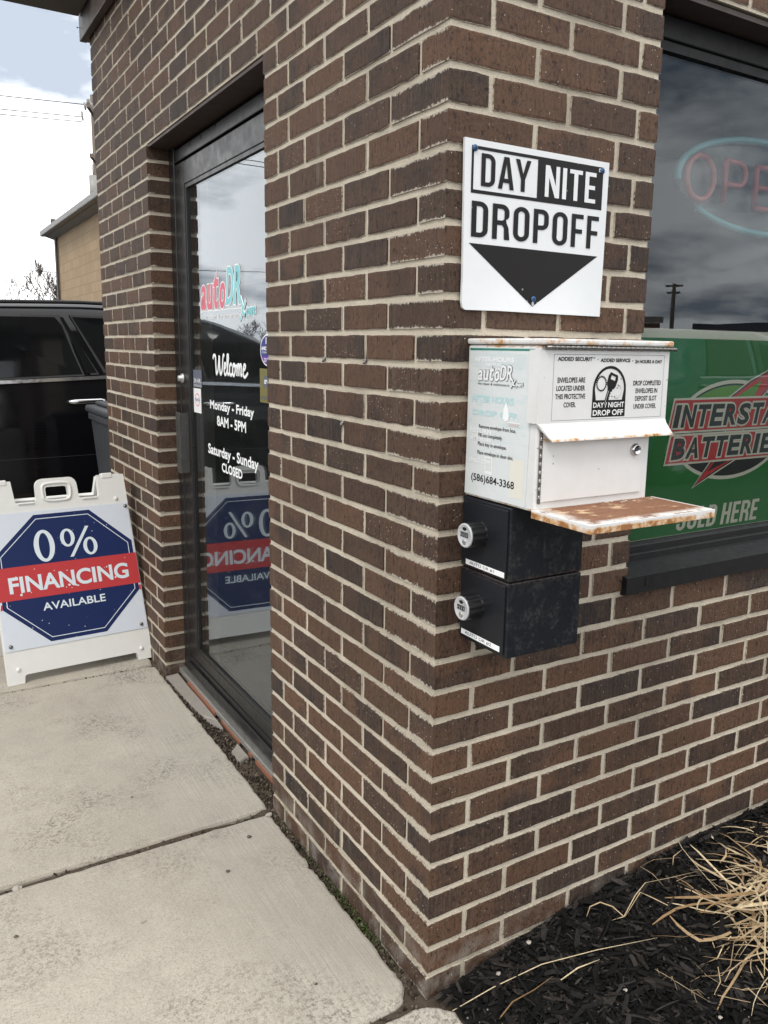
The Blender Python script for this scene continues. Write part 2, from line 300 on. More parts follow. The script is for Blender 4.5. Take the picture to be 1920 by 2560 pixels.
M_['paint'] = simple('black_car_paint', (0.004, 0.004, 0.005), 0.10, 0, 0.1, 5, 0.0, 0.35, 0.0); M_['tealpaint'] = simple('teal_car_paint', (0.02, 0.16, 0.15), 0.22, 0, 0.1, 5, 0.0, 0.5, 1.0)
M_['carglass'] = simple('car_glass', (0.004, 0.0045, 0.005), 0.03, 0, 0.1, 5, 0.0, 0.5); M_['tyre'] = simple('tyre_rubber', (0.02, 0.02, 0.02), 0.85); M_['rim'] = simple('wheel_rim', (0.5, 0.5, 0.5), 0.3, 0.9)
M_['seal'] = simple('black_seal', (0.012, 0.012, 0.012), 0.6, 0, 0.1, 20, 0.0); M_['lamp'] = simple('lamp_lens', (0.45, 0.06, 0.05), 0.15)
M_['bin'] = simple('bin_plastic', (0.042, 0.045, 0.05), 0.55, 0, 0.1, 14, 0.06)
M_['decal_green'] = simple('decal_green', (0.004, 0.110, 0.014), 0.6, 0, 0.06, 3, 0.0); M_['decal_lime'] = simple('decal_lime', (0.08, 0.21, 0.015), 0.6, 0, 0.06, 3, 0.0)
M_['decal_cream'] = simple('decal_cream', (0.50, 0.46, 0.385), 0.6, 0, 0.03, 6, 0.0); M_['decal_red'] = simple('decal_red', (0.40, 0.02, 0.025), 0.6, 0, 0.05, 6, 0.0); M_['decal_black'] = simple('decal_black', (0.008, 0.008, 0.008), 0.6, 0, 0.05, 6, 0.0)
M_['neon_teal'] = simple('neon_tube_teal', (0.07, 0.26, 0.29), 0.35, 0, 0.05, 10, 0.0); M_['neon_red'] = simple('neon_tube_red', (0.36, 0.07, 0.065), 0.35, 0, 0.05, 10, 0.0)
M_['neon_back'] = simple('neon_backing', (0.02, 0.02, 0.022), 0.4)
M_['chip'] = None; M_['wood'] = simple('weathered_pole', (0.16, 0.13, 0.105), 0.9, 0, 0.3, 12, 0.3)
M_['wire'] = simple('wire_black', (0.02, 0.02, 0.02), 0.6, 0, 0.05, 20, 0.0); M_['insul'] = simple('insulator', (0.30, 0.29, 0.27), 0.4)
M_['bark'] = simple('bark', (0.11, 0.09, 0.075), 0.95, 0, 0.3, 14, 0.2); M_['gutter'] = simple('gutter_metal', (0.20, 0.195, 0.185), 0.5); M_['darktrim'] = simple('corner_trim', (0.055, 0.045, 0.04), 0.6)
M_['stone'] = simple('sill_stone', (0.26, 0.235, 0.205), 0.9, 0, 0.2, 20, 0.25); M_['pebble'] = simple('pebble', (0.36, 0.33, 0.28), 0.8, 0, 0.3, 40, 0.2); M_['darkpebble'] = simple('dark_pebble', (0.10, 0.085, 0.075), 0.8)
M_['yellow'] = simple('sticker_yellow', (0.16, 0.14, 0.03), 0.5); M_['navy'] = simple('sticker_navy', (0.02, 0.03, 0.22), 0.5); M_['purple'] = simple('sticker_purple', (0.12, 0.02, 0.30), 0.5); M_['greyst'] = simple('sticker_grey', (0.10, 0.11, 0.15), 0.5)
M_['sheet'] = None
def straw_mat(name, a, b):
    g = G(name); c = g.n('ShaderNodeAttribute', attribute_name='tint').outputs['Color']; f = g.n('ShaderNodeSeparateColor', {0: c}).outputs[0]
    col = g.mix(f, a, b); n = g.noise(g.pos(), 120, 3); col = g.mix(g.ramp(n, [(0.35, 0.35), (0.6, 0.0)]), col, tuple(x * 0.45 for x in a))
    return g.fin(col, 0.8, g.bump(n, 0.3, 0.001), spec=0.15)
M_['straw'] = straw_mat('dry_straw', (0.27, 0.165, 0.08), (0.66, 0.55, 0.36)); M_['chip'] = straw_mat('dyed_mulch', (0.004, 0.004, 0.004), (0.050, 0.043, 0.038))
g = G('brochure_sheet'); p = g.pos(); n = g.noise(p, 30, 4); zc = g.n('ShaderNodeSeparateXYZ', {0: p})
c = g.mix(n, (0.62, 0.66, 0.66), (0.72, 0.74, 0.73))
blk = g.n('ShaderNodeTexBrick', {'Vector': g.map(g.n('ShaderNodeCombineXYZ', {0: zc.outputs[1], 1: zc.outputs[2]}).outputs[0], (1, 1, 1)), 'Scale': 22.0, 'Mortar Size': 0.012, 'Color1': (0.50, 0.64, 0.65), 'Color2': (0.66, 0.69, 0.68), 'Mortar': (0.7, 0.72, 0.71)}).outputs[0]
band = g.math('MULTIPLY', g.ramp(g.noise(g.map(p, (1, 14, 55)), 1.0, 3), [(0.48, 0.0), (0.60, 1.0)]), g.n('ShaderNodeMapRange', {0: zc.outputs[2], 1: 1.17, 2: 1.24, 3: 0.1, 4: 1.0}).outputs[0])
M_['sheet'] = g.fin(g.mix(g.math('MULTIPLY', band, 0.55), c, blk), 0.25, None, spec=0.5)

# ------------------------------------------------------------------ object helpers
def obj(name, data, parent=None, loc=None):
    o = bpy.data.objects.new(name, data); COL.objects.link(o)
    if parent: o.parent = parent
    if loc is not None: o.location = loc
    return o
def tag(o, label=None, cat=None, group=None, kind=None):
    for k, v in (('label', label), ('category', cat), ('group', group), ('kind', kind)):
        if v: o[k] = v
    return o
def thing(name, label, cat, loc=(0, 0, 0), group=None):
    return tag(obj(name, None, None, loc), label, cat, group)

class MB:
    """collects geometry in world coordinates; build() links ONE mesh object"""
    def __init__(s): s.v = []; s.f = []; s.sm = []; s.tint = None
    def add(s, vs, fs, smooth=False):
        b = len(s.v); s.v += [tuple(v) for v in vs]; s.f += [tuple(i + b for i in f) for f in fs]; s.sm += [smooth] * len(fs); return s
    def box(s, x0, x1, y0, y1, z0, z1, M=None, bev=0.0):
        if bev:
            bm = bmesh.new(); bmesh.ops.create_cube(bm, size=1)
            for v in bm.verts: v.co = Vector(((x0 + x1) / 2 + v.co.x * (x1 - x0), (y0 + y1) / 2 + v.co.y * (y1 - y0), (z0 + z1) / 2 + v.co.z * (z1 - z0)))
            bmesh.ops.bevel(bm, geom=bm.edges[:], offset=bev, segments=2, affect='EDGES', profile=0.5)
            bm.verts.index_update(); vs = [v.co.copy() for v in bm.verts]; fs = [[v.index for v in f.verts] for f in bm.faces]; bm.free()
        else:
            vs = [Vector((x, y, z)) for z in (z0, z1) for y in (y0, y1) for x in (x0, x1)]
            fs = [(0, 2, 3, 1), (4, 5, 7, 6), (0, 1, 5, 4), (2, 6, 7, 3), (0, 4, 6, 2), (1, 3, 7, 5)]
        if M is not None: vs = [M @ v for v in vs]
        return s.add(vs, fs)
    def poly(s, pts, M=None):
        vs = [Vector(p) if len(p) == 3 else Vector((p[0], p[1], 0)) for p in pts]
        if M is not None: vs = [M @ v for v in vs]
        return s.add(vs, [tuple(range(len(vs)))])
    def prism(s, pts, d0, d1, M=None):
        """pts: 2-D outline (counter-clockwise seen from +local z); extruded from local z=d0 to d1"""
        n = len(pts); vs = [Vector((p[0], p[1], d1)) for p in pts] + [Vector((p[0], p[1], d0)) for p in pts]
        fs = [tuple(range(n)), tuple(range(2 * n - 1, n - 1, -1))] + [(i, n + i, n + (i + 1) % n, (i + 1) % n) for i in range(n)]
        if M is not None: vs = [M @ v for v in vs]
        return s.add(vs, fs)
    def tube(s, pts, r, n=8, caps=True, flat=None):
        pts = [Vector(p) for p in pts]; rs = r if isinstance(r, (list, tuple)) else [r] * len(pts)
        vs = []; prev = None
        for i, p in enumerate(pts):
            t = (pts[min(i + 1, len(pts) - 1)] - pts[max(i - 1, 0)]).normalized()
            if prev is None: a = t.orthogonal().normalized()
            else: a = (prev - t * prev.dot(t)); a = a.normalized() if a.length > 1e-6 else t.orthogonal().normalized()
            prev = a; b = t.cross(a)
            for k in range(n):
                q = 2 * math.pi * k / n; vs.append(p + (a * math.cos(q) + b * math.sin(q)) * rs[i])
        fs = [(i * n + k, i * n + (k + 1) % n, (i + 1) * n + (k + 1) % n, (i + 1) * n + k) for i in range(len(pts) - 1) for k in range(n)]
        if caps: fs += [tuple(range(n - 1, -1, -1)), tuple(range((len(pts) - 1) * n, len(pts) * n))]
        return s.add(vs, fs, True)
    def lathe(s, prof, M, n=24, smooth=True):
        """prof: (radius, height) list along local z"""
        vs = []; fs = []
        for r, h in prof:
            for k in range(n): q = 2 * math.pi * k / n; vs.append(M @ Vector((r * math.cos(q), r * math.sin(q), h)))
        for i in range(len(prof) - 1):
            for k in range(n): fs.append((i * n + k, i * n + (k + 1) % n, (i + 1) * n + (k + 1) % n, (i + 1) * n + k))
        fs.append(tuple(range((len(prof) - 1) * n, len(prof) * n))); fs.append(tuple(range(n - 1, -1, -1)))
        return s.add(vs, fs, smooth)
    def ribbon(s, pts, wid, up=None):
        """flat strip along pts (3-D), wid list/number"""
        pts = [Vector(p) for p in pts]; vs = []
        for i, p in enumerate(pts):
            t = (pts[min(i + 1, len(pts) - 1)] - pts[max(i - 1, 0)]).normalized(); u = up if up else Vector((0, 0, 1))
            a = t.cross(u); a = a.normalized() if a.length > 1e-5 else t.orthogonal().normalized()
            ww = wid[i] if isinstance(wid, (list, tuple)) else wid
            vs += [p - a * ww / 2, p + a * ww / 2]
        return s.add(vs, [(2 * i, 2 * i + 1, 2 * i + 3, 2 * i + 2) for i in range(len(pts) - 1)], True)
    def mesh(s, name, mat, origin=None):
        me = bpy.data.meshes.new(name); o = Vector(origin or (0, 0, 0))
        me.from_pydata([tuple(Vector(v) - o) for v in s.v], [], s.f)
        if any(s.sm): me.polygons.foreach_set('use_smooth', s.sm)
        for m in (mat if isinstance(mat, (list, tuple)) else [mat]): me.materials.append(m)
        me.update(); return me
    def build(s, name, mat, parent=None):
        o = obj(name, s.mesh(name, mat), parent)
        if parent: o.matrix_parent_inverse = Matrix.Translation(-parent_loc(parent))
        return o
def parent_loc(p):
    """world translation of p (no rotations are used on parents)"""
    return Vector(p.location) + ((parent_loc(p.parent) + p.matrix_parent_inverse.translation) if p.parent else Vector((0, 0, 0)))
def struct(name, mb, mat): return tag(mb.build(name, mat), kind='structure')

# ------------------------------------------------------------------ lettering
def loops_of(me):
    cnt = {}
    for f in me.polygons:
        for a, b in f.edge_keys: cnt[(a, b)] = cnt.get((a, b), 0) + 1
    adj = {}
    for (a, b), c in cnt.items():
        if c == 1: adj.setdefault(a, []).append(b); adj.setdefault(b, []).append(a)
    seen = set(); res = []
    for st in adj:
        if st in seen: continue
        lp = [st]; seen.add(st); cur = st
        while True:
            nx = [q for q in adj[cur] if q not in seen]
            if not nx: break
            cur = nx[0]; seen.add(cur); lp.append(cur)
        if len(lp) > 2: res.append([(me.vertices[i].co.x, me.vertices[i].co.y) for i in lp])
    return res
_font = {}
def text_loops(body, res=3):
    if (body, res) in _font: return _font[(body, res)]
    cu = bpy.data.curves.new('lettering', 'FONT'); cu.body = body; cu.size = 1.0; cu.resolution_u = res
    o = bpy.data.objects.new('lettering', cu); me = o.to_mesh()
    bm = bmesh.new(); bm.from_mesh(me); bmesh.ops.remove_doubles(bm, verts=bm.verts[:], dist=1e-5)
    m2 = bpy.data.meshes.new('t'); bm.to_mesh(m2); bm.free(); lp = loops_of(m2)
    o.to_mesh_clear(); bpy.data.objects.remove(o); bpy.data.curves.remove(cu); bpy.data.meshes.remove(m2)
    _font[(body, res)] = lp; return lp
def _area(l): return 0.5 * sum(l[i][0] * l[(i + 1) % len(l)][1] - l[(i + 1) % len(l)][0] * l[i][1] for i in range(len(l)))
def _inside(p, l):
    c = False
    for i in range(len(l)):
        (x1, y1), (x2, y2) = l[i], l[i - 1]
        if (y1 > p[1]) != (y2 > p[1]) and p[0] < (x2 - x1) * (p[1] - y1) / (y2 - y1) + x1: c = not c
    return c
def offset_loop(l, d):
    """move a closed outline sideways by d (to its right), mitred, limited at sharp corners"""
    n = len(l); o = []
    for i in range(n):
        a, b, c = Vector(l[i - 1]), Vector(l[i]), Vector(l[(i + 1) % n]); e1 = (b - a); e2 = (c - b)
        if e1.length < 1e-9 or e2.length < 1e-9: o.append(tuple(b)); continue
        n1 = Vector((e1.y, -e1.x)).normalized(); n2 = Vector((e2.y, -e2.x)).normalized(); m = n1 + n2
        if m.length < 0.3: o.append(tuple(b + (n1 + e1.normalized()) * d)); o.append(tuple(b + (n2 - e2.normalized()) * d)); continue
        m.normalize(); k = d / max(0.5, m.dot(n1)); o.append(tuple(b + m * k))
    return o
def fill_loops(lps, offset=0.0):
    """2-D outlines with holes -> (verts, faces); offset fattens every stroke"""
    if offset:
        res = []
        for i, l in enumerate(lps):
            q = [l[0]]
            for p in l[1:]:
                if (p[0] - q[-1][0]) ** 2 + (p[1] - q[-1][1]) ** 2 > (0.12 * abs(offset)) ** 2: q.append(p)
            hole = sum(_inside(l[0], m) for j, m in enumerate(lps) if j != i) % 2 == 1
            if (_area(q) < 0) != hole: q = q[::-1]               # outer anticlockwise, holes clockwise
            m_ = offset_loop(q, offset)
            if hole and (_area(m_) > 0 or abs(_area(m_)) < 0.25 * abs(_area(q))):
                m_ = offset_loop(q, offset * 0.35)           # keep a small counter open
            res.append(m_)
        lps = res
    cu = bpy.data.curves.new('lettering', 'CURVE'); cu.dimensions = '2D'; cu.fill_mode = 'BOTH'
    for lp in lps:
        sp_ = cu.splines.new('POLY'); sp_.points.add(len(lp) - 1); sp_.use_cyclic_u = True
        for q, (x, y) in zip(sp_.points, lp): q.co = (x, y, 0, 1)
    o = bpy.data.objects.new('lettering', cu); me = o.to_mesh()
    vs = [tuple(v.co) for v in me.vertices]; fs = [tuple(f.vertices) for f in me.polygons]
    o.to_mesh_clear(); bpy.data.objects.remove(o); bpy.data.curves.remove(cu)
    return vs, fs
def fit(lps, x0, x1, y0, y1, pad=0.0, shear=0.0):
    a = [p for l in lps for p in l]; ax, bx = min(p[0] for p in a), max(p[0] for p in a); ay, by = min(p[1] for p in a), max(p[1] for p in a)
    sx = (x1 - x0 - 2 * pad - shear * (y1 - y0)) / (bx - ax); sy = (y1 - y0 - 2 * pad) / (by - ay)
    return [[(x0 + pad + (p[0] - ax) * sx + shear * (p[1] - ay) * sy, y0 + pad + (p[1] - ay) * sy) for p in l] for l in lps]
K = 1000.0
def word(body, M, box, mat, parent, bold=0.0, shear=0.0, lift=0.0, name='lettering', res=3, scale_bold=True, extra=0.0):
    """letters fitted to box=(x0,x1,y0,y1) in the plane M; bold in metres"""
    x0, x1, y0, y1 = box
    lps = fit(text_loops(body, res), x0 * K, x1 * K, y0 * K, y1 * K, bold * K, shear)
    vs, fs = fill_loops(lps, (bold + extra) * K)
    mb = MB(); mb.add([M @ Vector((v[0] / K, v[1] / K, lift)) for v in vs], fs)
    return mb.build(name, mat, parent)
def plane(o, x, up):
    o, x, up = Vector(o), Vector(x).normalized(), Vector(up).normalized(); n = x.cross(up)
    return Matrix(((x.x, up.x, n.x, o.x), (x.y, up.y, n.y, o.y), (x.z, up.z, n.z, o.z), (0, 0, 0, 1)))
PW = lambda y: plane((0, y, 0), (1, 0, 0), (0, 0, 1))        # faces -Y : local (x, z)
PL = lambda x: plane((x, 0, 0), (0, -1, 0), (0, 0, 1))       # faces -X : local (-y, z)
def shape(loops, M, mat, parent, lift=0.0, name='lettering', offset=0.0):
    vs, fs = fill_loops([[(a * K, b * K) for a, b in l] for l in loops], offset * K)
    mb = MB(); mb.add([M @ Vector((v[0] / K, v[1] / K, lift)) for v in vs], fs); return mb.build(name, mat, parent)
def arc(cx, cy, rx, ry, a0, a1, n=10):
    return [(cx + rx * math.cos(R(a0 + (a1 - a0) * i / n)), cy + ry * math.sin(R(a0 + (a1 - a0) * i / n))) for i in range(n + 1)]

# condensed block capitals (unit cap height), outlines with holes
def _glyph(ch, wd, t, h=1.0):
    r = min(wd * 0.5, 0.26); ri = max(r - t, 0.03)
    rect = lambda a, b, c, d: [(a, c), (b, c), (b, d), (a, d)]
    def rr(x0, x1, y0, y1, ra, tl=1, tr=1, br=1, bl=1):
        o = []
        o += arc(x1 - ra, y1 - ra, ra, ra, 0, 90, 6) if tr else [(x1, y1)]
        o += arc(x0 + ra, y1 - ra, ra, ra, 90, 180, 6) if tl else [(x0, y1)]
        o += arc(x0 + ra, y0 + ra, ra, ra, 180, 270, 6) if bl else [(x0, y0)]
        o += arc(x1 - ra, y0 + ra, ra, ra, 270, 360, 6) if br else [(x1, y0)]
        return o
    tv = t * 0.92
    if ch == 'I': return [rect(0, t, 0, 1)]
    if ch == 'O': return [rr(0, wd, 0, 1, r), rr(t, wd - t, tv, 1 - tv, ri)]
    if ch == 'D': return [rr(0, wd, 0, 1, r, 0, 1, 1, 0), rr(t, wd - t, tv, 1 - tv, ri, 0, 1, 1, 0)]
    if ch == 'P': return [[(0, 0), (t, 0), (t, 0.40)] + arc(wd - r * 0.9, 0.40 + r * 0.9, r * 0.9, r * 0.9, 270, 360, 6) + arc(wd - r * 0.9, 1 - r * 0.9, r * 0.9, r * 0.9, 0, 90, 6) + [(0, 1)],
                          rr(t, wd - t, 0.40 + tv, 1 - tv, ri * 0.8, 0, 1, 1, 0)]
    if ch == 'R': return [[(0, 0), (t, 0), (t, 0.41), (wd - t * 1.45, 0.41), (wd - t * 1.06, 0.34), (wd - t * 0.98, 0), (wd + 0.02, 0), (wd - 0.015, 0.34), (wd - 0.075, 0.475)] + arc(wd - r * 0.8, 0.55 + r * 0.6, r * 0.8, r * 0.6, 300, 360, 4) + arc(wd - r * 0.9, 1 - r * 0.9, r * 0.9, r * 0.9, 0, 90, 6) + [(0, 1)],
                          rr(t, wd - t, 0.41 + tv, 1 - tv, ri * 0.8, 0, 1, 1, 0)]
    if ch == 'E': return [[(0, 0), (wd, 0), (wd, tv), (t, tv), (t, 0.44), (wd * 0.92, 0.44), (wd * 0.92, 0.44 + tv), (t, 0.44 + tv), (t, 1 - tv), (wd, 1 - tv), (wd, 1), (0, 1)]]
    if ch == 'F': return [[(0, 0), (t, 0), (t, 0.42), (wd * 0.92, 0.42), (wd * 0.92, 0.42 + tv), (t, 0.42 + tv), (t, 1 - tv), (wd, 1 - tv), (wd, 1), (0, 1)]]
    if ch == 'L': return [[(0, 0), (wd, 0), (wd, tv), (t, tv), (t, 1), (0, 1)]]
    if ch == 'H': return [[(0, 0), (t, 0), (t, 0.44), (wd - t, 0.44), (wd - t, 0), (wd, 0), (wd, 1), (wd - t, 1), (wd - t, 0.44 + tv), (t, 0.44 + tv), (t, 1), (0, 1)]]
    if ch == 'T': a = (wd - t) / 2; return [[(a, 0), (a + t, 0), (a + t, 1 - tv), (wd, 1 - tv), (wd, 1), (0, 1), (0, 1 - tv), (a, 1 - tv)]]
    if ch == 'N': return [[(0, 0), (t * 0.92, 0), (t * 0.92, 0.62), (wd - t * 1.05, 0), (wd, 0), (wd, 1), (wd - t * 0.92, 1), (wd - t * 0.92, 0.38), (t * 1.05, 1), (0, 1)]]
    if ch == 'A':
        c = wd / 2
        return [[(0, 0), (t * 1.02, 0), (t * 1.02 + 0.028, 0.2), (wd - t * 1.02 - 0.028, 0.2), (wd - t * 1.02, 0), (wd, 0), (c + t * 0.62, 1), (c - t * 0.62, 1)],
                [(t * 1.05 + 0.06, 0.2 + tv), (wd - t * 1.05 - 0.06, 0.2 + tv), (c, 0.80)]]
    if ch == 'Y': c = wd / 2; return [[(c - t / 2, 0), (c + t / 2, 0), (c + t / 2, 0.38), (wd, 1), (wd - t * 1.05, 1), (c, 0.56), (t * 1.05, 1), (0, 1), (c - t / 2, 0.38)]]
    if ch == 'S':
        o = arc(wd - r, 1 - r, r, r, 0, 90, 6) + arc(r, 1 - r, r, r, 90, 180, 6) + [(0, 0.66)] + arc(r, 0.62, r, 0.16, 180, 240, 3) + [(wd - t, 0.40), (wd - t, ri + tv)] + arc(wd - t - ri, tv + ri, ri, ri, 0, -90, 4) + arc(t + ri, tv + ri, ri, ri, 270, 180, 4) + [(t, 0.32), (0, 0.32)]
        o += arc(r, r, r, r, 180, 270, 6) + arc(wd - r, r, r, r, 270, 360, 6) + [(wd, 0.38)] + arc(wd - r, 0.40, r, 0.16, 0, 60, 3) + [(t, 0.64), (t, 1 - tv - ri)] + arc(t + ri, 1 - tv - ri, ri, ri, 180, 90, 4) + arc(wd - t - ri, 1 - tv - ri, ri, ri, 90, 0, 4) + [(wd - t, 0.70), (wd, 0.70)]
        return [o]
GW = dict(D=.47, A=.55, Y=.55, N=.50, I=.16, T=.46, E=.40, R=.49, O=.48, P=.47, F=.39, L=.36, H=.48, S=.46)
def block(body, M, box, mat, parent, t=0.155, gap=0.085, lift=0.0, shear=0.0):
    x = 0; lps = []
    for ch in body:
        if ch == ' ': x += 0.22; continue
        wd = GW[ch] if ch != 'I' else t
        lps += [[(x + a, b) for a, b in l] for l in _glyph(ch, wd, t)]; x += wd + (gap if ch != 'A' else gap * 0.35)
    x0, x1, y0, y1 = box
    lps = fit(lps, x0 * K, x1 * K, y0 * K, y1 * K, 0, shear); vs, fs = fill_loops(lps)
    mb = MB(); mb.add([M @ Vector((v[0] / K, v[1] / K, lift)) for v in vs], fs); return mb.build('lettering', mat, parent)

# ------------------------------------------------------------------ ground and walk
GZ = -0.18; WALK = -0.05
struct('ground', MB().box(-600, 600, -600, 600, GZ - 0.5, GZ), M_['asphalt'])
mb = MB(); nx, ny = 14, 150
def soil_h(x, y): return -0.066 + 0.010 * math.sin(31 * x + 17 * y) * math.sin(23 * y + 9 * x) + 0.004 * math.sin(90 * y + 50 * x)
vs = []; xs_ = [-1.62, -0.9, -0.3, -0.1] + [-0.05 + 0.014 * i for i in range(11)]; ys_ = [-2.0, -1.0, -0.4] + [-0.2 + 0.02 * i for i in range(130)] + [3.0, 4.16]
for x in xs_:
    for y in ys_: vs.append((x, y, soil_h(x, y) + rnd.uniform(-0.003, 0.003)))
nyy = len(ys_); fs = [(i * nyy + j, (i + 1) * nyy + j, (i + 1) * nyy + j + 1, i * nyy + j + 1) for i in range(len(xs_) - 1) for j in range(nyy - 1)]
mb.add(vs, fs, True); struct('soil', mb, M_['soil'])

sidewalk = MB(); sidewalk.box(-1.61, -0.045, -2.0, 4.15, GZ, -0.115)
sidewalk = struct('sidewalk', sidewalk, M_['concrete'])
def rough_outline(x0, x1, y0, y1, seed, chip=0.005, notch=()):
    r = random.Random(seed); o = []
    def edge(a, b, n):
        for i in range(n):
            f = i / n; o.append(Vector((a[0] + (b[0] - a[0]) * f, a[1] + (b[1] - a[1]) * f, 0)) + Vector((r.gauss(0, 0.0017), r.gauss(0, 0.0017), 0)))
    edge((x0, y0), (x1, y0), 44); edge((x1, y0), (x1, y1), 60); edge((x1, y1), (x0, y1), 44); edge((x0, y1), (x0, y0), 20)
    for v in o:                                               # rounded and broken corners
        for cx, cy, rad in ([(x1, y0, 0.014), (x1, y1, 0.014)] if not notch else []) + list(notch):
            d = Vector((v.x - cx, v.y - cy, 0))
            if d.length < rad: v += (Vector(((x0 + x1) / 2, (y0 + y1) / 2, 0)) - Vector((cx, cy, 0))).normalized() * (rad - d.length) * 0.55 + Vector((r.uniform(-.003, .003), r.uniform(-.003, .003), 0))
        if r.random() < 0.05: v += Vector((-0.006 * r.random(), r.uniform(-.003, .003), 0))
    return o
def slab(x0, x1, y0, y1, seed, tilt=0.0, notch=()):
    o = rough_outline(x0, x1, y0, y1, seed, notch=notch); n = len(o); c = Vector(((x0 + x1) / 2, (y0 + y1) / 2, 0)); r = random.Random(seed + 50)
    mb = MB(); top = WALK + tilt; rings = []
    for ins, z in ((0.010, top), (0.004, top - 0.0025), (0.0, top - 0.010), (0.0, -0.112)):
        ring = []
        for v in o:
            d = (c - v); d = Vector((max(-1, min(1, d.x / ((x1 - x0) * .5))) ** 9, max(-1, min(1, d.y / ((y1 - y0) * .5))) ** 9, 0))
            ring.append((v.x + d.x * ins, v.y + d.y * ins, z + (r.uniform(-.0012, .0012) if -0.1 < z < top else 0)))
        rings.append(ring)
    vs = [p for ring in rings for p in ring]; fs = [tuple(range(n))]
    for k in range(3): fs += [(k * n + i, (k + 1) * n + i, (k + 1) * n + (i + 1) % n, k * n + (i + 1) % n) for i in range(n)]
    mb.add(vs, fs); return mb.build('slab', M_['concrete'], sidewalk)
slab(-1.56, -0.022, 0.012, 0.862, 1, 0, [(-0.022, 0.012, 0.05), (-0.022, 0.862, 0.016)]); slab(-1.56, -0.012, 0.888, 2.228, 2, 0.001); slab(-1.56, -0.012, 2.246, 4.12, 3); slab(-1.56, 0.032, -1.45, -0.012, 4, -0.001, [(0.03, -0.012, 0.05)])
# far kerb: a raised edge where the walk meets the parking area
tag(MB().box(-6, 3.5, 4.16, 4.32, GZ - 0.1, -0.055, bev=0.015).build('kerb', M_['concrete']), kind='structure')

# ------------------------------------------------------------------ the brick building
MOD, JT = 0.2078, 0.0120
Z0 = [1.9709, 1.9002, 1.8298, 1.7581, 1.6882, 1.6222, 1.5538, 1.4856, 1.4189, 1.3533, 1.2875, 1.2184, 1.1498, 1.0834, 1.0159, 0.9482, 0.8809, 0.8125, 0.7422, 0.6736, 0.6095, 0.5405, 0.4755, 0.4101, 0.3412, 0.2719, 0.2039, 0.1353, 0.0674, 0.0008]
def zj(i):
    if i < 0: return Z0[0] + (0.064 * -i if i >= -3 else 0.192 + 0.0677 * (-i - 3))
    return Z0[i] if i < 30 else Z0[29] - 0.0677 * (i - 29)
DOOR0, DOOR1, FAR = 0.885, 2.09, 3.02; LINT = zj(-3) - JT / 2
WIN0, WIN1, WSILL = 0.555, 2.46, 0.808
building = thing('brick_building', 'brown brick shop building with glass door and corner window', 'building', (0, 0, 0))
# mortar cores
mbR = MB(); REC = 0.0035
mbR.box(REC, WIN0 - REC, REC, 0.25, -0.3, 3.2); mbR.box(WIN0 - REC, WIN1, REC, 0.25, -0.3, WSILL - 0.006); mbR.box(WIN0 - REC, WIN1, REC, 0.25, LINT + REC, 3.2); mbR.box(WIN1, 4.3, REC, 0.25, -0.3, 3.2)
wall_r = mbR.build('wall', M_['mortar'], building); wall_r['label'] = 'brick wall with shop window and flower bed at its foot'
mbL = MB(); mbL.box(REC, 0.25, 0.25, DOOR0 - REC, -0.3, 3.2); mbL.box(REC, 0.25, DOOR0 - REC, DOOR1 + REC, LINT + REC, 3.2); mbL.box(REC, 0.25, DOOR1 + REC, FAR - REC, -0.3, 3.2)
wall_l = mbL.build('wall', M_['mortar'], building); wall_l['label'] = 'brick wall with the glass entrance door'

def brick_geo(L, H, D, seed, rings=(0.0, 1.0), ends=(True, True)):
    """front face ring inset from a slightly ragged arris, then the sides; last value = arris weight of each vertex"""
    r = random.Random(seed); n = max(2, int(round(L / 0.034))); jz, jx = 0.0007, 0.0007; g = lambda s: max(-2 * s, min(2 * s, r.gauss(0, s)))
    ol = [[L * i / n + (g(jx) if 0 < i < n else 0), g(jz)] for i in range(n + 1)] + [[L, H * 0.5]] + [[L * i / n + (g(jx) if 0 < i < n else 0), H + g(jz)] for i in range(n, -1, -1)] + [[0, H * 0.5]]
    k = len(ol); cut = 0.0008
    for idx in (0, n, n + 2, 2 * n + 2): ol[idx][1] += cut if idx in (0, n) else -cut
    if ends[0]:
        for idx in (0, k - 1, 2 * n + 2): ol[idx][0] += g(jx)
    if ends[1]:
        for idx in (n, n + 1, n + 2): ol[idx][0] += g(jx)
    ins = 0.0045; vs = []; fs = [tuple(range(k))]; wt = []
    for x, z in ol:                                           # front face
        fx = min(max(x, ins if ends[0] else 0.0), L - (ins if ends[1] else 0.0)); vs.append((fx, g(0.0003), min(max(z, ins), H - ins))); wt.append(0.0)
    for f in rings:
        for x, z in ol: vs.append((x, D * f + (0.0009 if f == 0 else 0), z + (g(0.0006) if 0 < f and len(rings) > 2 else 0))); lo_ = z < 0.004 or z > H - 0.004; wt.append((1.0 if f == 0 or len(rings) > 2 else 0.45) if lo_ else (1.0 if (f == 0 and ((x < L / 2 and ends[0]) or (x > L / 2 and ends[1]))) else 0.0))
    for q in range(len(rings)): fs += [(q * k + i, (q + 1) * k + i, (q + 1) * k + (i + 1) % k, q * k + (i + 1) % k) for i in range(k)]
    return vs, fs, wt
_bm = {}
def brick_mesh(L, H, D, var, rings, ends):
    key = (round(L, 3), round(D, 3), var, len(rings), ends)
    if key not in _bm:
        vs, fs, wt = brick_geo(L, 0.0565, D, int(L * 9973 + D * 733 + var * 31), rings, ends)
        me = bpy.data.meshes.new('brick'); me.from_pydata(vs, [], fs); me.materials.append(M_['brick_obj']); at = me.attributes.new('arris', 'FLOAT', 'POINT'); at.data.foreach_set('value', wt); me.update(); _bm[key] = me
    return _bm[key]
bricks = []      # (wall, origin, length, height, depth, rings, ends, rotz)
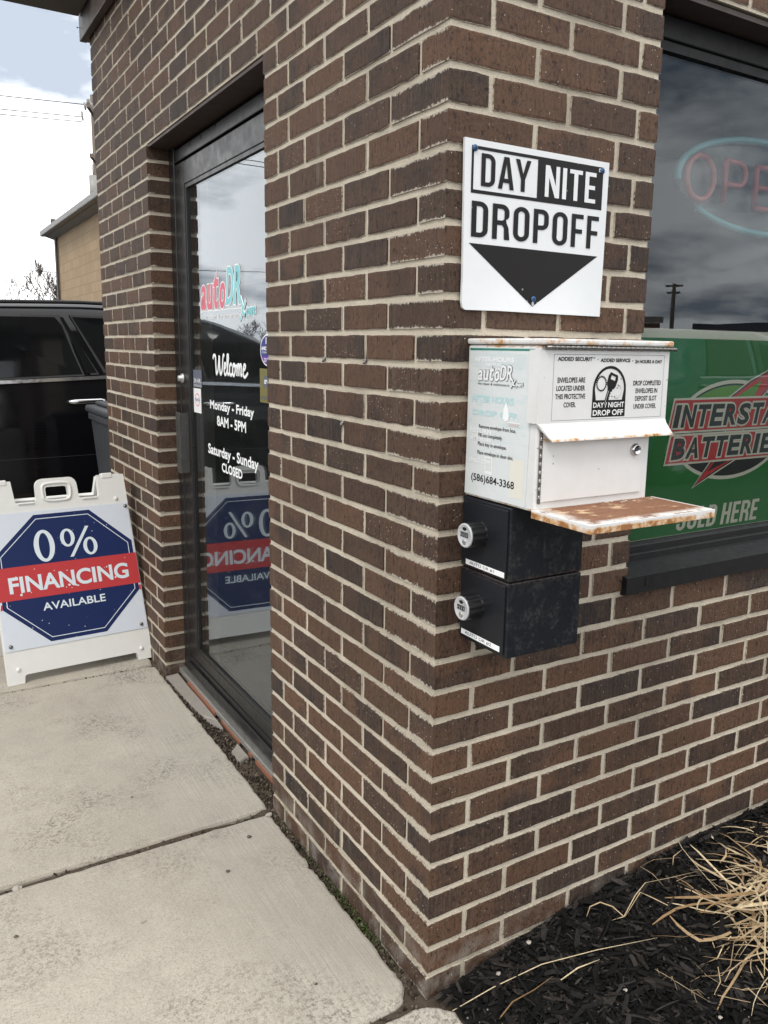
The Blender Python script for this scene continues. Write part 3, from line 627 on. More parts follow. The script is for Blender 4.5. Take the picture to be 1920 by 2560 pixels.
def course(i, a, b, joints, wall, i0_corner=None):
    """a..b along the wall, joints = list of joint centres"""
    z0, z1 = zj(i + 1) + JT / 2, zj(i) - JT / 2
    cuts = [a] + [j for j in joints if a + 0.02 < j < b - 0.02] + [b]
    for q in range(len(cuts) - 1):
        s0 = cuts[q] + (JT / 2 if q else 0); s1 = cuts[q + 1] - (JT / 2 if q < len(cuts) - 2 else 0)
        e0, e1 = q > 0, q < len(cuts) - 2; pr = rnd.gauss(0, 0.0006)
        if wall == 'R':
            D, rg_ = 0.09, (0.0, 1.0)
            if a == 0 and q == 0: D = (0.0989 if i % 2 == 0 else 0.2106) - JT / 2; rg_ = (0.0, 0.2, 0.4, 0.6, 0.8, 1.0); pr = 0
            bricks.append(('R', (s0, pr, z0), s1 - s0, z1 - z0, D, rg_, (e0, e1), 0.0, i))
        else:
            bricks.append(('L', (pr, s1, z0), s1 - s0, z1 - z0, 0.0885, (0.0, 1.0), (e1, e0), -math.pi / 2, i))
for i in range(-14, 30):
    ev = i % 2 == 0
    jl = [(0.0989 if ev else 0.2106) + MOD * k for k in range(16)]
    jr = [(0.2106 if ev else 0.0989) + MOD * k for k in range(22)]
    c0 = 0.0989 if ev else 0.2106
    if i >= -3:       # pier, far part beside the door
        pier = [j for j in jl if j < (0.80 if not ev else 0.80)]
        if not ev: pier = [j for j in jl if j < 0.7] + [0.792]
        course(i, c0 + JT / 2, DOOR0, pier[1:], 'L')
        jf = [DOOR1 + (0.0989 if ev else 0.2106) + MOD * k for k in range(5)]
        course(i, DOOR1, FAR, [j for j in jf if j < FAR - 0.05], 'L')
    else: course(i, c0 + JT / 2, FAR, [j for j in jl[1:] if j < FAR - 0.05], 'L')
    if i < -3: course(i, 0, 3.2, jr, 'R')
    elif i < 17: course(i, 0, WIN0, [0.2106, 0.437] if ev else [0.0989, 0.296, 0.493], 'R'); course(i, WIN1, 3.2, [j for j in jr if j > WIN1 + 0.05], 'R')
    else: course(i, 0, 3.2, jr, 'R')
def px(p):
    d = Vector(p) - CAM_C; zc = d.dot(CAM_F)
    if zc < 0.05: return None
    return (PCX + FPX * d.dot(CAM_R) / zc, PCY - FPX * d.dot(CAM_U) / zc)
def front_area(b):
    wl_, (ox, oy, oz), L, H = b[:4]
    c = [(ox, oy, oz), (ox + L, oy, oz), (ox + L, oy, oz + H), (ox, oy, oz + H)] if wl_ == 'R' else [(ox, oy, oz), (ox, oy - L, oz), (ox, oy - L, oz + H), (ox, oy, oz + H)]
    q = [px(p) for p in c]
    if any(v is None for v in q): return 0
    q = [(min(1920, max(0, a)), min(2560, max(0, b_))) for a, b_ in q]
    return abs(sum(q[k][0] * q[(k + 1) % 4][1] - q[(k + 1) % 4][0] * q[k][1] for k in range(4))) / 2
order = sorted(range(len(bricks)), key=lambda k: -front_area(bricks[k])); single = set(order[:300])
DARK = {('R', 24, 0): 1, ('R', 20, 2): 1, ('R', 22, 4): 1, ('R', 23, 3): 0.6, ('R', 26, 2): 1, ('R', 27, 4): 0.8}
fv, ff, ft, fa_ = [], [], [], []; ncount = {}
for k, b in enumerate(bricks):
    wl_, org, L, H, D, rg_, ends, rz, ci = b
    q = ncount.get((wl_, ci), 0); ncount[(wl_, ci)] = q + 1
    u = rnd.random(); dk = rnd.uniform(0.82, 1.0) if u < 0.10 else (rnd.uniform(0.4, 0.8) if u < 0.48 else rnd.uniform(0, 0.2))
    if (wl_, ci, q) in DARK: dk = DARK[(wl_, ci, q)]
    t = (rnd.random(), dk, rnd.random(), 1)
    rot = Matrix.Rotation(rz, 4, 'Z')
    if k in single:
        me = brick_mesh(L, H, D, rnd.randrange(6), rg_, ends)
        o = bpy.data.objects.new('brick', me); COL.objects.link(o); o.parent = wall_r if wl_ == 'R' else wall_l
        o.location = org; o.rotation_euler = (0, 0, rz); o.scale = (1, 1, H / 0.0565); o.color = t
    else:
        vs, fs, wt = brick_geo(L, H, D, k + 900, rg_, ends); b0 = len(fv); fa_ += wt
        for v in vs: fv.append(tuple(rot @ Vector(v) + Vector(org)))
        ff += [tuple(i_ + b0 for i_ in f) for f in fs]; ft += [t] * len(vs)
me = bpy.data.meshes.new('brickwork'); me.from_pydata(fv, [], ff); me.materials.append(M_['brick_att'])
ca = me.color_attributes.new('tint', 'FLOAT_COLOR', 'POINT'); ca.data.foreach_set('color', [c for t in ft for c in t]); me.update()
at = me.attributes.new('arris', 'FLOAT', 'POINT'); at.data.foreach_set('value', fa_)
tag(obj('brickwork', me, building), kind='stuff')
# building mass behind the walls, roof, fascia, beam
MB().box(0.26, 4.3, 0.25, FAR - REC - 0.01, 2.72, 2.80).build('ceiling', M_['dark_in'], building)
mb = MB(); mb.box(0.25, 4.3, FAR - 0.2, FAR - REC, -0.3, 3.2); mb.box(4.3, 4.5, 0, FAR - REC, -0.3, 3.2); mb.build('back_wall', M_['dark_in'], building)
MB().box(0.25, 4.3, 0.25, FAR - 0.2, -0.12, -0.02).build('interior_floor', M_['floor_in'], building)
rf = MB().box(-0.02, 4.6, -0.03, FAR + 0.05, 3.2, 3.3).build('roof', M_['roof'], building)
fa = MB(); fa.box(-0.036, -0.003, -0.06, FAR + 0.055, 2.803, 3.25, bev=0.004); fa.box(-0.012, 0.3, FAR - REC + 0.002, FAR + 0.05, 2.806, 3.25)
fa.build('fascia', M_['trim'], building)
fr_ = MB(); fr_.box(0.01, 4.5, -0.036, -0.004, 2.803, 3.25); fr_.build('fascia', M_['trim'], building)
bmn = MB(); bmn.box(-3.4, -0.04, 2.78, 3.05, 2.905, 3.2, bev=0.006); bmn.build('canopy_beam', M_['beam'], building)
nl = MB(); nl.tube([(-0.05, 3.03, 2.85), (-0.036, 3.03, 2.852)], 0.0012, 6); nl.tube([(-0.052, 3.03, 2.848), (-0.052, 3.03, 2.853)], 0.003, 6); nl.build('nail', M_['screw'], building)
# lintels
mb = MB(); mb.box(0.006, 0.24, DOOR0 + 0.002, DOOR1 - 0.002, LINT - 0.010, LINT - 0.001); mb.build('lintel', M_['lintel'], building)
mb = MB(); mb.box(WIN0 + 0.002, WIN1, 0.010, 0.24, LINT - 0.012, LINT - 0.001); mb.build('lintel', M_['lintel'], building)

for y, z in ((0.517, 1.356), (0.307, 1.356), (0.419, 1.205)):      # old wall anchors left in the joints
    an_ = MB(); an_.tube([(0.006, y, z), (-0.003, y, z)], 0.0045, 10); an_.tube([(-0.002, y, z), (-0.003, y, z - 0.008)], 0.003, 6); an_.build('wall_anchor', M_['screw'], building)
# ---- entrance door
door = obj('door', None, building, (0.1, 1.5, 0)); door['label'] = 'dark aluminium framed glass entrance door with white lettering'
FX = 0.086
fm = MB()
fm.box(FX, 0.16, DOOR1 - 0.068, DOOR1 - 0.003, -0.02, LINT - 0.012, bev=0.003); fm.box(FX, 0.16, DOOR0 + 0.003, DOOR0 + 0.068, -0.02, LINT - 0.012, bev=0.003)
fm.box(FX + 0.0006, 0.16, DOOR0 + 0.068, DOOR1 - 0.068, 2.083, 2.130, bev=0.003); fm.box(0.11, 0.16, DOOR0 + 0.06, DOOR1 - 0.06, 2.13, LINT - 0.012)
fm.build('door_frame', M_['bronze'], door)
lf = MB(); DX = 0.088
lf.box(DX, 0.128, 1.905, 2.018, 0.0, 2.076, bev=0.003); lf.box(DX, 0.128, 0.957, 1.07, 0.0, 2.076, bev=0.003)
lf.box(DX + 0.0006, 0.128, 1.07, 1.905, 1.99, 2.0755, bev=0.003); lf.box(DX + 0.0006, 0.128, 1.07, 1.905, 0.0, 0.105, bev=0.003)
st = 0.014
for (y0, y1, z0, z1) in ((1.905 - st, 1.905, 0.105, 1.99), (1.07, 1.07 + st, 0.105, 1.99), (1.07 + st, 1.905 - st, 1.976, 1.99), (1.07 + st, 1.905 - st, 0.105, 0.122)): lf.box(0.092, 0.12, y0, y1, z0, z1)
lf.build('leaf_frame', M_['bronze'], door)
MB().box(0.0995, 0.1055, 1.07 + st, 1.905 - st, 0.122, 1.976).build('pane', M_['glass_door'], door)
sw = MB(); sw.box(0.078, 0.087, 0.96, 2.016, -0.004, 0.030, bev=0.002); sw.box(0.0845, 0.0878, 0.96, 2.016, 0.052, 0.058); sw.build('door_sweep', M_['bronze'], door)
pl_ = MB()
pl_.box(0.050, 0.054, 1.930, 1.984, 0.868, 1.116, bev=0.0015); pl_.box(0.054, 0.0875, 1.930, 1.934, 0.870, 1.114); pl_.build('pull_handle', M_['pull'], door)
lk = MB(); MX = lambda x, y, z: plane((x, y, z), (0, -1, 0), (0, 0, 1))
lk.lathe([(0.021, 0.0), (0.021, 0.006), (0.017, 0.010), (0.013, 0.014), (0.012, 0.022)], MX(0.088, 1.985, 1.251), 22); lo = lk.build('lock', M_['alu'], door)
th = MB(); th.box(0.060, 0.10, DOOR0 + 0.002, DOOR1 - 0.002, -0.045, -0.026)
for k in range(4): th.box(0.0615 + 0.0065 * k, 0.0645 + 0.0065 * k, DOOR0 + 0.002, DOOR1 - 0.002, -0.027, -0.021)
th.build('threshold', M_['alu'], door)
ck = MB(); r = random.Random(3)
for a, b in ((0.94, 1.17), (1.21, 1.24), (1.33, 1.53), (1.60, 1.95)): ck.box(0.0560 + r.uniform(-.003, .002), 0.0598, a, b, -0.052, -0.040 + r.uniform(-.002, .003))
ck.build('caulk_strip', M_['caulk'], door)

# door lettering (vinyl on the outside of the pane)
DP = PL(0.0988)
def dl(body, y0, y1, z0, z1, mat, **k): return word(body, DP, (-y0, -y1, z0, z1), mat, door, **k)
def stroke(pts, width, M, mat, parent, lift=0.0, name='lettering', n=8, taper=False):
    """hand-drawn brush stroke: smooth curve through pts in the plane M, slightly domed"""
    P = [Vector((a, b, 0)) for a, b in pts]; o = []
    for i in range(len(P) - 1):
        p0, p1, p2, p3 = P[max(i - 1, 0)], P[i], P[i + 1], P[min(i + 2, len(P) - 1)]
        for k in range(n):
            t = k / n; o.append(0.5 * ((2 * p1) + (p2 - p0) * t + (2 * p0 - 5 * p1 + 4 * p2 - p3) * t * t + (3 * p1 - p0 - 3 * p2 + p3) * t ** 3))
    o.append(P[-1]); return o
def brush(strokes, M, mat, parent, lift=0.0, name='lettering', flat=0.12):
    mb = MB()
    for pts, wd in strokes:
        c = stroke(pts, wd, M, mat, parent); t = MB(); t.tube(c, [wd * 0.5] * len(c), 8)
        mb.add([M @ Vector((v[0], v[1], lift + v[2] * flat)) for v in t.v], t.f, True)
    return mb.build(name, mat, parent)
def logo(M, x0, x1, y0, y1, parent, red, teal, edge, edge_off, lift=0.0):
    """auto / DR / Xpert wordmark inside a box"""
    W, H = x1 - x0, y1 - y0; X = lambda f: x0 + W * f; Y = lambda f: y0 + H * f
    parts = [('auto', (X(0.0), X(0.555), Y(0.24), Y(0.93)), red, 0.0085 * W, 0.14), ('D', (X(0.545), X(0.725), Y(0.30), Y(1.0)), teal, 0.006 * W, 0.16), ('R', (X(0.70), X(0.875), Y(0.30), Y(1.0)), teal, 0.006 * W, 0.16)]
    for body, bx, mt, bo, sh in parts:
        if body == 'auto':
            q = 0.545 / 4
            for j, ch in enumerate(body):
                bb = (X(q * j), X(q * (j + 1.08)), Y(0.24), Y(0.93) if ch == 't' else Y(0.74))
                word(ch, M, bb, edge, parent, bold=bo, shear=sh, lift=lift + 0.00004 * j, extra=edge_off); word(ch, M, bb, mt, parent, bold=bo, shear=sh, lift=lift + 0.0004)
        else:
            word(body, M, bx, edge, parent, bold=bo, shear=sh, lift=lift + 0.0002 + (0.00005 if body == 'R' else 0), extra=edge_off); word(body, M, bx, mt, parent, bold=bo, shear=sh, lift=lift + 0.0005)
    xs_k = [([(X(0.83), Y(0.42)), (X(0.86), Y(0.30)), (X(0.88), Y(0.14)), (X(0.915), Y(0.10))], 0.026 * W), ([(X(0.93), Y(0.36)), (X(0.88), Y(0.2)), (X(0.82), Y(0.0))], 0.02 * W)]
    brush([(p, wd + 2.0 * edge_off) for p, wd in xs_k], M, edge, parent, lift + 0.0005); brush(xs_k, M, teal, parent, lift + 0.0012)
    word('pert', M, (X(0.93), X(1.10), Y(0.02), Y(0.24)), edge, parent, bold=0.004 * W, shear=0.2, lift=lift + 0.0002, extra=edge_off * 0.8); word('pert', M, (X(0.93), X(1.10), Y(0.02), Y(0.24)), teal, parent, bold=0.004 * W, shear=0.2, lift=lift + 0.0006)
logo(DP, -1.772, -1.262, 1.470, 1.652, door, M_['red'], M_['teal'], M_['vinyl'], 0.0042)
shape([[(-1.774, 1.5075), (-1.318, 1.5085), (-1.318, 1.5115), (-1.774, 1.5105)]], DP, M_['vinyl'], door)
dl('the repair & maintenance', 1.771, 1.343, 1.474, 1.4985, M_['vinyl'], bold=0.0006, shear=0.1)
dl('LLC', 1.186, 1.165, 1.482, 1.488, M_['vinyl'])
# script "Welcome"
wy = lambda f: -1.645 + f * 0.352; wz = lambda f: 1.279 + f * 0.070
def scr(pts): return [(wy(a), wz(b)) for a, b in pts]
brush([(scr([(0.0, 0.80), (0.02, 0.97), (0.075, 0.93), (0.085, 0.4), (0.10, 0.03), (0.15, 0.25), (0.195, 0.95), (0.20, 0.40), (0.225, 0.03), (0.275, 0.25), (0.315, 0.98), (0.345, 0.96)]), 0.0125),
       (scr([(0.335, 0.30), (0.375, 0.42), (0.385, 0.58), (0.355, 0.60), (0.335, 0.30), (0.35, 0.06), (0.385, 0.05), (0.425, 0.25)]), 0.011),
       (scr([(0.42, 0.20), (0.465, 0.75), (0.465, 1.02), (0.435, 0.98), (0.43, 0.45), (0.445, 0.06), (0.48, 0.12)]), 0.0115),
       (scr([(0.555, 0.50), (0.535, 0.60), (0.50, 0.45), (0.50, 0.12), (0.535, 0.03), (0.58, 0.15)]), 0.0115),
       (scr([(0.615, 0.60), (0.585, 0.40), (0.59, 0.10), (0.62, 0.03), (0.655, 0.25), (0.65, 0.52), (0.615, 0.60), (0.63, 0.50), (0.69, 0.50)]), 0.0115),
       (scr([(0.69, 0.58), (0.71, 0.40), (0.70, 0.03)]), 0.012), (scr([(0.70, 0.25), (0.74, 0.58), (0.765, 0.50), (0.755, 0.03)]), 0.012), (scr([(0.757, 0.25), (0.80, 0.58), (0.825, 0.50), (0.815, 0.10), (0.85, 0.10)]), 0.012),
       (scr([(0.87, 0.30), (0.925, 0.42), (0.935, 0.56), (0.905, 0.60), (0.875, 0.35), (0.885, 0.06), (0.93, 0.02), (1.0, 0.22)]), 0.011)], DP, M_['vinyl'], door)
dl('Monday - Friday', 1.692, 1.245, 1.139, 1.182, M_['vinyl'], bold=0.0016); dl('8AM - 5PM', 1.617, 1.320, 1.090, 1.128, M_['vinyl'], bold=0.0016)
dl('Saturday - Sunday', 1.727, 1.212, 0.963, 1.014, M_['vinyl'], bold=0.0016); dl('CLOSED', 1.575, 1.363, 0.922, 0.957, M_['vinyl'], bold=0.0016)
def stick(name, y0, y1, z0, z1, mat, lift=0.0): return shape([[(-y0, z0), (-y1, z0), (-y1, z1), (-y0, z1)]], DP, mat, door, lift, name)
s_ = stick('sticker', 1.890, 1.797, 1.121, 1.217, M_['white'], 0.0002)
shape([arc(-1.843, 1.172, 0.030, 0.026, 0, 360, 20), arc(-1.843, 1.172, 0.026, 0.022, 0, 360, 20)], DP, M_['red'], door, 0.0004); brush([([(-1.872, 1.168), (-1.862, 1.178), (-1.855, 1.167), (-1.846, 1.176), (-1.838, 1.166), (-1.830, 1.178), (-1.820, 1.168), (-1.812, 1.174)], 0.003)], DP, M_['navy'], door, 0.0006)
stick('sticker', 1.892, 1.784, 1.221, 1.289, M_['greyst'], 0.0002)
word('24 HR.', DP, (-1.884, -1.792, 1.238, 1.256), M_['signwhite'], door, lift=0.0004, bold=0.0006); word('SURVEILLANCE', DP, (-1.886, -1.790, 1.224, 1.233), M_['signwhite'], door, lift=0.0004)
# chamber badge and yellow notice beside the near jamb
shape([arc(-1.118, 1.372, 0.062, 0.050, 0, 360, 28)], DP, M_['vinyl'], door, 0.0, 'sticker'); shape([arc(-1.118, 1.372, 0.058, 0.046, 0, 360, 28)], DP, M_['navy'], door, 0.0003, 'sticker')
shape([arc(-1.118, 1.372, 0.057, 0.045, 205, 335, 14)], DP, M_['purple'], door, 0.0005, 'sticker')
word('ANCHOR', DP, (-1.170, -1.085, 1.372, 1.384), M_['vinyl'], door, lift=0.0007, bold=0.0009); word('CHAMBER', DP, (-1.166, -1.085, 1.362, 1.369), M_['vinyl'], door, lift=0.0007); word('B', DP, (-1.132, -1.112, 1.392, 1.412), M_['vinyl'], door, lift=0.0007, bold=0.0015)
word('2023', DP, (-1.150, -1.105, 1.335, 1.348), M_['vinyl'], door, lift=0.0008)
stick('sticker', 1.187, 1.085, 1.205, 1.314, M_['yellow'], 0.0001); shape([arc(-1.137, 1.272, 0.024, 0.020, 0, 360, 20)], DP, M_['greyst'], door, 0.0003); word('GO', DP, (-1.150, -1.124, 1.265, 1.279), M_['vinyl'], door, lift=0.0005, bold=0.001)
word('ACCEPTED', DP, (-1.180, -1.092, 1.215, 1.226), M_['navy'], door, lift=0.0003)

# ---- shop window
win = obj('window', None, building, (1.5, 0.1, 1.4)); win['label'] = 'shop window with dark metal frame'
GY = 0.100
wf = MB()
wf.box(WIN0 + 0.002, WIN1, 0.082, 0.14, 2.092, 2.142, bev=0.003); wf.box(WIN0 + 0.002, WIN1, 0.090, 0.135, 2.070, 2.091)
wf.box(WIN0 + 0.002, WIN0 + 0.035, 0.086, 0.14, 0.90, 2.092); wf.box(WIN1 - 0.05, WIN1 - 0.002, 0.086, 0.14, 0.90, 2.092)
wf.box(WIN0 + 0.002, WIN1, 0.078, 0.14, 0.862, 0.900, bev=0.003); wf.box(WIN0 + 0.002, WIN1, 0.060, 0.0775, 0.860, 0.884, bev=0.002)
wf.build('window_frame', M_['sillmetal'], win)
ws = MB(); ws.add([(WIN0 - 0.018, -0.016, 0.812), (WIN1, -0.016, 0.812), (WIN1, -0.016, 0.853), (WIN0 - 0.018, -0.016, 0.853), (WIN0 - 0.018, 0.059, 0.868), (WIN1, 0.059, 0.868), (WIN0 - 0.018, 0.0, 0.8085), (WIN1, 0.0, 0.8085), (WIN0 - 0.018, 0.059, 0.81), (WIN1, 0.059, 0.81)],
                  [(0, 1, 2, 3), (3, 2, 5, 4), (6, 7, 1, 0), (0, 3, 4, 8, 6)])
ws.add([(WIN0 + 0.045, -0.0175, 0.826), (WIN0 + 0.075, -0.0175, 0.826), (WIN0 + 0.075, -0.0175, 0.848), (WIN0 + 0.045, -0.0175, 0.848)], [(0, 1, 2, 3)])
ws.build('sill', M_['sillmetal'], win)
MB().box(WIN0 + 0.035, WIN1 - 0.05, GY, GY + 0.006, 0.8995, 2.0705).build('pane', M_['glass_win'], win)
# printed advertising sheet on the inside of the pane
ad = obj('window_poster', None, win, (0, 0, 0)) if False else None
WP = PW(GY + 0.0085)
def wshape(l, m, lift, name='poster_print'): return shape(l, WP, M_[m], win, lift, name)
PX0, PX1 = 0.592, 1.52
pb = MB(); pb.box(PX0, PX1, GY + 0.009, GY + 0.010, 0.901, 1.4435); pb.build('poster', M_['decal_cream'], win)
gl = [(PX0, 0.902)] + [(PX1 - 0.018, 0.902)] + arc(PX1 - 0.035, 1.4035, 0.017, 0.017, 0, 90, 6) + arc(0.690, 1.4035, 0.020, 0.017, 90, 180, 6) + [(0.669, 1.3), (PX0, 1.3)]
wshape([[(PX0 + 0.001, 0.9025), (PX1 - 0.018, 0.9025)] + arc(PX1 - 0.035, 1.4035, 0.017, 0.017, 0, 90, 6) + arc(PX0 + 0.03, 1.4035, 0.02, 0.017, 90, 180, 6) + [(PX0 + 0.001, 1.38)]], 'decal_green', 0.0)
ec, ez, ea, eb = 1.045, 1.177, 0.240, 0.137
el = lambda k: arc(ec, ez, ea + k, eb + k, 0, 360, 60)
wshape([el(0.0)], 'decal_cream', 0.0002); wshape([el(-0.010)], 'decal_black', 0.0004)
wshape([[p for p in el(-0.015) if p[1] >= ez] ], 'decal_lime', 0.0006)
bolt = [(0.896, 1.023), (0.966, 1.050), (1.075, 1.092), (1.10, 1.18), (1.165, 1.262), (1.215, 1.300), (1.26, 1.385), (1.175, 1.338), (1.108, 1.314), (0.998, 1.256), (1.02, 1.18), (0.966, 1.096)]
wshape([bolt], 'decal_cream', 0.0008); wshape([offset_loop([(x * K, z * K) for x, z in bolt], -4.0)] and [[(x / K, z / K) for x, z in offset_loop([(x * K, z * K) for x, z in bolt], -4.0)]], 'decal_black', 0.001)
wshape([[(x / K, z / K) for x, z in offset_loop([(x * K, z * K) for x, z in bolt], -8.0)]], 'decal_red', 0.0012)
wshape([[(1.055, 1.268), (1.16, 1.312), (1.13, 1.268)]], 'decal_lime', 0.0014); wshape([[(0.985, 1.092), (1.045, 1.092), (0.955, 1.066)]], 'decal_black', 0.0014)
for k, (x0, z0, z1, bx1) in enumerate(((0.783, 1.176, 1.268, 1.360), (0.779, 1.092, 1.174, 1.305))):
    sh = 0.20; b4 = lambda i: [(x0 + i, z0 + i), (bx1 - i, z0 + i), (bx1 + (z1 - z0) * sh - i, z1 - i), (x0 + (z1 - z0) * sh + i, z1 - i)]
    wshape([b4(0)], 'decal_cream', 0.0014 + 0.0002 * k); wshape([b4(0.0055)], 'decal_red', 0.0018 + 0.0002 * k)
def outlined(body, x0, x1, z0, z1, lift):
    q = (x1 - x0) / sum(0.55 if c == 'I' else 1.0 for c in body); x = x0
    for j, c in enumerate(body):
        wd = q * (0.55 if c == 'I' else 1.0); pad = 0.09 * q if c != 'I' else 0.14 * q; sh = 0.20
        bx = (x + pad * 0.3, x + wd - pad + (z1 - z0) * sh * 0.9, z0, z1)
        word(c, WP, bx, M_['decal_cream'], win, bold=0.0030, shear=sh, lift=lift + 0.00004 * j, extra=0.0050, name='poster_print'); word(c, WP, bx, M_['decal_black'], win, bold=0.0030, shear=sh, lift=lift + 0.0008, name='poster_print'); x += wd
outlined('INTERSTATE', 0.800, 1.345, 1.191, 1.250, 0.0022); outlined('BATTERIES', 0.803, 1.285, 1.107, 1.163, 0.0022)
block('SOLD', WP, (0.846, 1.016, 0.9115, 0.972), M_['decal_cream'], win, t=0.16, gap=0.09, lift=0.0004, shear=0.16); block('HERE', WP, (1.030, 1.200, 0.9115, 0.972), M_['decal_cream'], win, t=0.16, gap=0.09, lift=0.0004, shear=0.16)
# things seen through the glass
tr_ = MB(); tr_.box(1.55, 1.60, 2.77, 2.79, 0, 2.05); tr_.box(2.35, 2.40, 2.77, 2.79, 0, 2.05); tr_.box(1.55, 2.40, 2.765, 2.79, 2.05, 2.12); tr_.build('interior_door_trim', M_['pale_in'], building)
neon = thing('neon_sign', 'unlit oval neon OPEN sign hanging inside the shop window', 'neon sign', (1.2, 0.2, 1.84))
NP = PW(0.205)
def ntube(pts, rad, mat, name): 
    c = stroke(pts, 0, None, None, None, n=5); t = MB(); t.tube([NP @ p for p in c], rad, 10); t.build(name, mat, neon)
oc, oz, oa, ob = 1.235, 1.842, 0.368, 0.122
ntube(arc(oc, oz, oa, ob, 20, 186, 30), 0.0095, M_['neon_teal'], 'neon_tube'); ntube(arc(oc, oz, oa, ob, 220, 360, 26), 0.0095, M_['neon_teal'], 'neon_tube')
ntube(arc(0.955, 1.842, 0.054, 0.055, 90, 450, 16), 0.0085, M_['neon_red'], 'neon_letter')
def lines(segs, name='neon_letter'):
    t = MB()
    for pts in segs: t.tube([NP @ Vector((a, b, 0)) for a, b in pts], 0.0082, 10)
    t.build(name, M_['neon_red'], neon)
lines([[(1.055, 1.787), (1.055, 1.897)], [(1.055, 1.897), (1.10, 1.897)] + [(1.11 + 0.03 * math.cos(R(a)), 1.867 + 0.030 * math.sin(R(a))) for a in range(80, -100, -20)] + [(1.055, 1.837)]])
lines([[(1.188, 1.787), (1.188, 1.897)], [(1.188, 1.897), (1.275, 1.897)], [(1.188, 1.843), (1.262, 1.843)], [(1.188, 1.787), (1.275, 1.787)]])
lines([[(1.325, 1.787), (1.325, 1.897)], [(1.325, 1.897), (1.415, 1.787)], [(1.415, 1.787), (1.415, 1.897)]])
nb = MB(); nb.prism(arc(oc, oz, oa - 0.012, ob - 0.010, 0, 360, 40)[:-1], -0.022, -0.016, NP); nb.build('backing', M_['neon_back'], neon)
hg = MB(); hg.tube([(1.06, 0.222, 1.93), (1.06, 0.222, 2.72)], 0.0015, 5); hg.tube([(1.41, 0.222, 1.93), (1.41, 0.222, 2.72)], 0.0015, 5); hg.build('hanging_wire', M_['wire'], neon)

# ------------------------------------------------------------------ DAY NITE sign
sg = thing('drop_off_sign', 'white square DAY NITE DROPOFF sign screwed to the brick wall', 'sign', (0.22, -0.006, 1.462))
SP = PW(-0.0085); r = random.Random(5)
ol = [(0.0395, 1.4645), (0.046, 1.4605), (0.13, 1.4612), (0.25, 1.4600), (0.4055, 1.4588), (0.4075, 1.62), (0.4085, 1.775), (0.22, 1.7752), (0.0345, 1.7755), (0.0362, 1.65), (0.0378, 1.52), (0.0372, 1.475)]
mb = MB(); mb.prism(ol, -0.006, 0.0, SP); mb.build('panel', M_['signwhite'], sg)
sh_ = lambda l, m, lift=0.0006: shape(l, SP, M_[m], sg, lift, 'sign_print')
rc = lambda a, b, c, d: [(a, c), (b, c), (b, d), (a, d)]
sh_([rc(0.0505, 0.392, 1.678, 1.7635), rc(0.0557, 0.2135, 1.6845, 1.7575)], 'signblack')
for wd_, bx, m in (('DAY', (0.0735, 0.196, 1.6925, 1.752), 'signblack'), ('NITE', (0.2335, 0.3725, 1.6895, 1.7498), 'signwhite'), ('DROPOFF', (0.0535, 0.3865, 1.598, 1.664), 'signblack')):
    block(wd_, SP, bx, M_[m], sg, t=0.142, gap=0.125 if wd_ == 'DROPOFF' else 0.105, lift=0.0011)
sh_([[(0.0495, 1.586), (0.214, 1.4725), (0.388, 1.5835)]], 'signblack')
for x, z in ((0.0575, 1.759), (0.3885, 1.7565), (0.2155, 1.4875)):
    s1 = MB(); s1.lathe([(0.0062, 0.0), (0.0062, 0.0008), (0.0045, 0.0022), (0.0015, 0.0028)], SP @ Matrix.Translation((x, z, 0.0012)), 16); so = s1.build('screw', M_['bluescrew'], sg)
    c1 = MB(); q = R(rnd.uniform(0, 90)); Mx = SP @ Matrix.Translation((x, z, 0.0040)) @ Matrix.Rotation(q, 4, 'Z'); c1.box(-0.0028, 0.0028, -0.0006, 0.0006, -0.0008, 0.0002, Mx); c1.box(-0.0006, 0.0006, -0.0028, 0.0028, -0.0008, 0.0003, Mx); c1.build('slot', M_['black'], so)
for x, z in ((0.3812, 1.757), (0.2145, 1.4785)): shape([arc(x, z, 0.0028, 0.0040, 0, 360, 12)], SP, M_['signwhite'], sg, 0.0012, 'old_hole'); shape([arc(x, z, 0.0012, 0.0016, 0, 360, 8)], SP, M_['black'], sg, 0.0014, 'old_hole')

# ------------------------------------------------------------------ white key drop box
BX0, BX1, BY, BZ0, BZ1 = 0.062, 0.353, -0.216, 1.094, 1.394
db = thing('key_drop_box', 'rusty white metal key drop box mounted on the brick wall corner', 'drop box', (0.2, -0.1, 1.094))
MB().box(BX0, BX1, BY, -0.001, BZ0, BZ1, bev=0.004).build('body', M_['box'], db)
lid = MB(); lid.box(BX0 - 0.004, 0.389, BY - 0.014, -0.0015, BZ1 + 0.001, BZ1 + 0.012, bev=0.0035); lid.build('lid', M_['boxlid'], db)
hp = MB(); hp.tube([(BX0 + 0.003, BY - 0.012, 1.3905), (0.3915, BY - 0.012, 1.3905)], 0.0032, 8)
for k in range(26): hp.tube([(BX0 + 0.010 + k * 0.0125, BY - 0.012, 1.3905), (BX0 + 0.0221 + k * 0.0125, BY - 0.012, 1.3905)], 0.0035, 8)
hp.build('lid_hinge', M_['screw'], db)
fl = MB(); FY = BY - 0.0065
prof = [(FY, 1.386), (FY - 0.0005, 1.256), (FY - 0.004, 1.248), (FY - 0.0165, 1.227), (FY - 0.017, 1.2245), (FY - 0.015, 1.2245), (FY + 0.002, 1.2465), (FY + 0.004, 1.256), (FY + 0.0045, 1.386)]
n_ = len(prof); xa, xb_ = 0.055, 0.3855
vs = []
for i, (y, z) in enumerate(prof):
    cut = 0.022 if z < 1.23 else (0.008 if z < 1.25 else 0.0); vs.append((xa + cut, y, z))
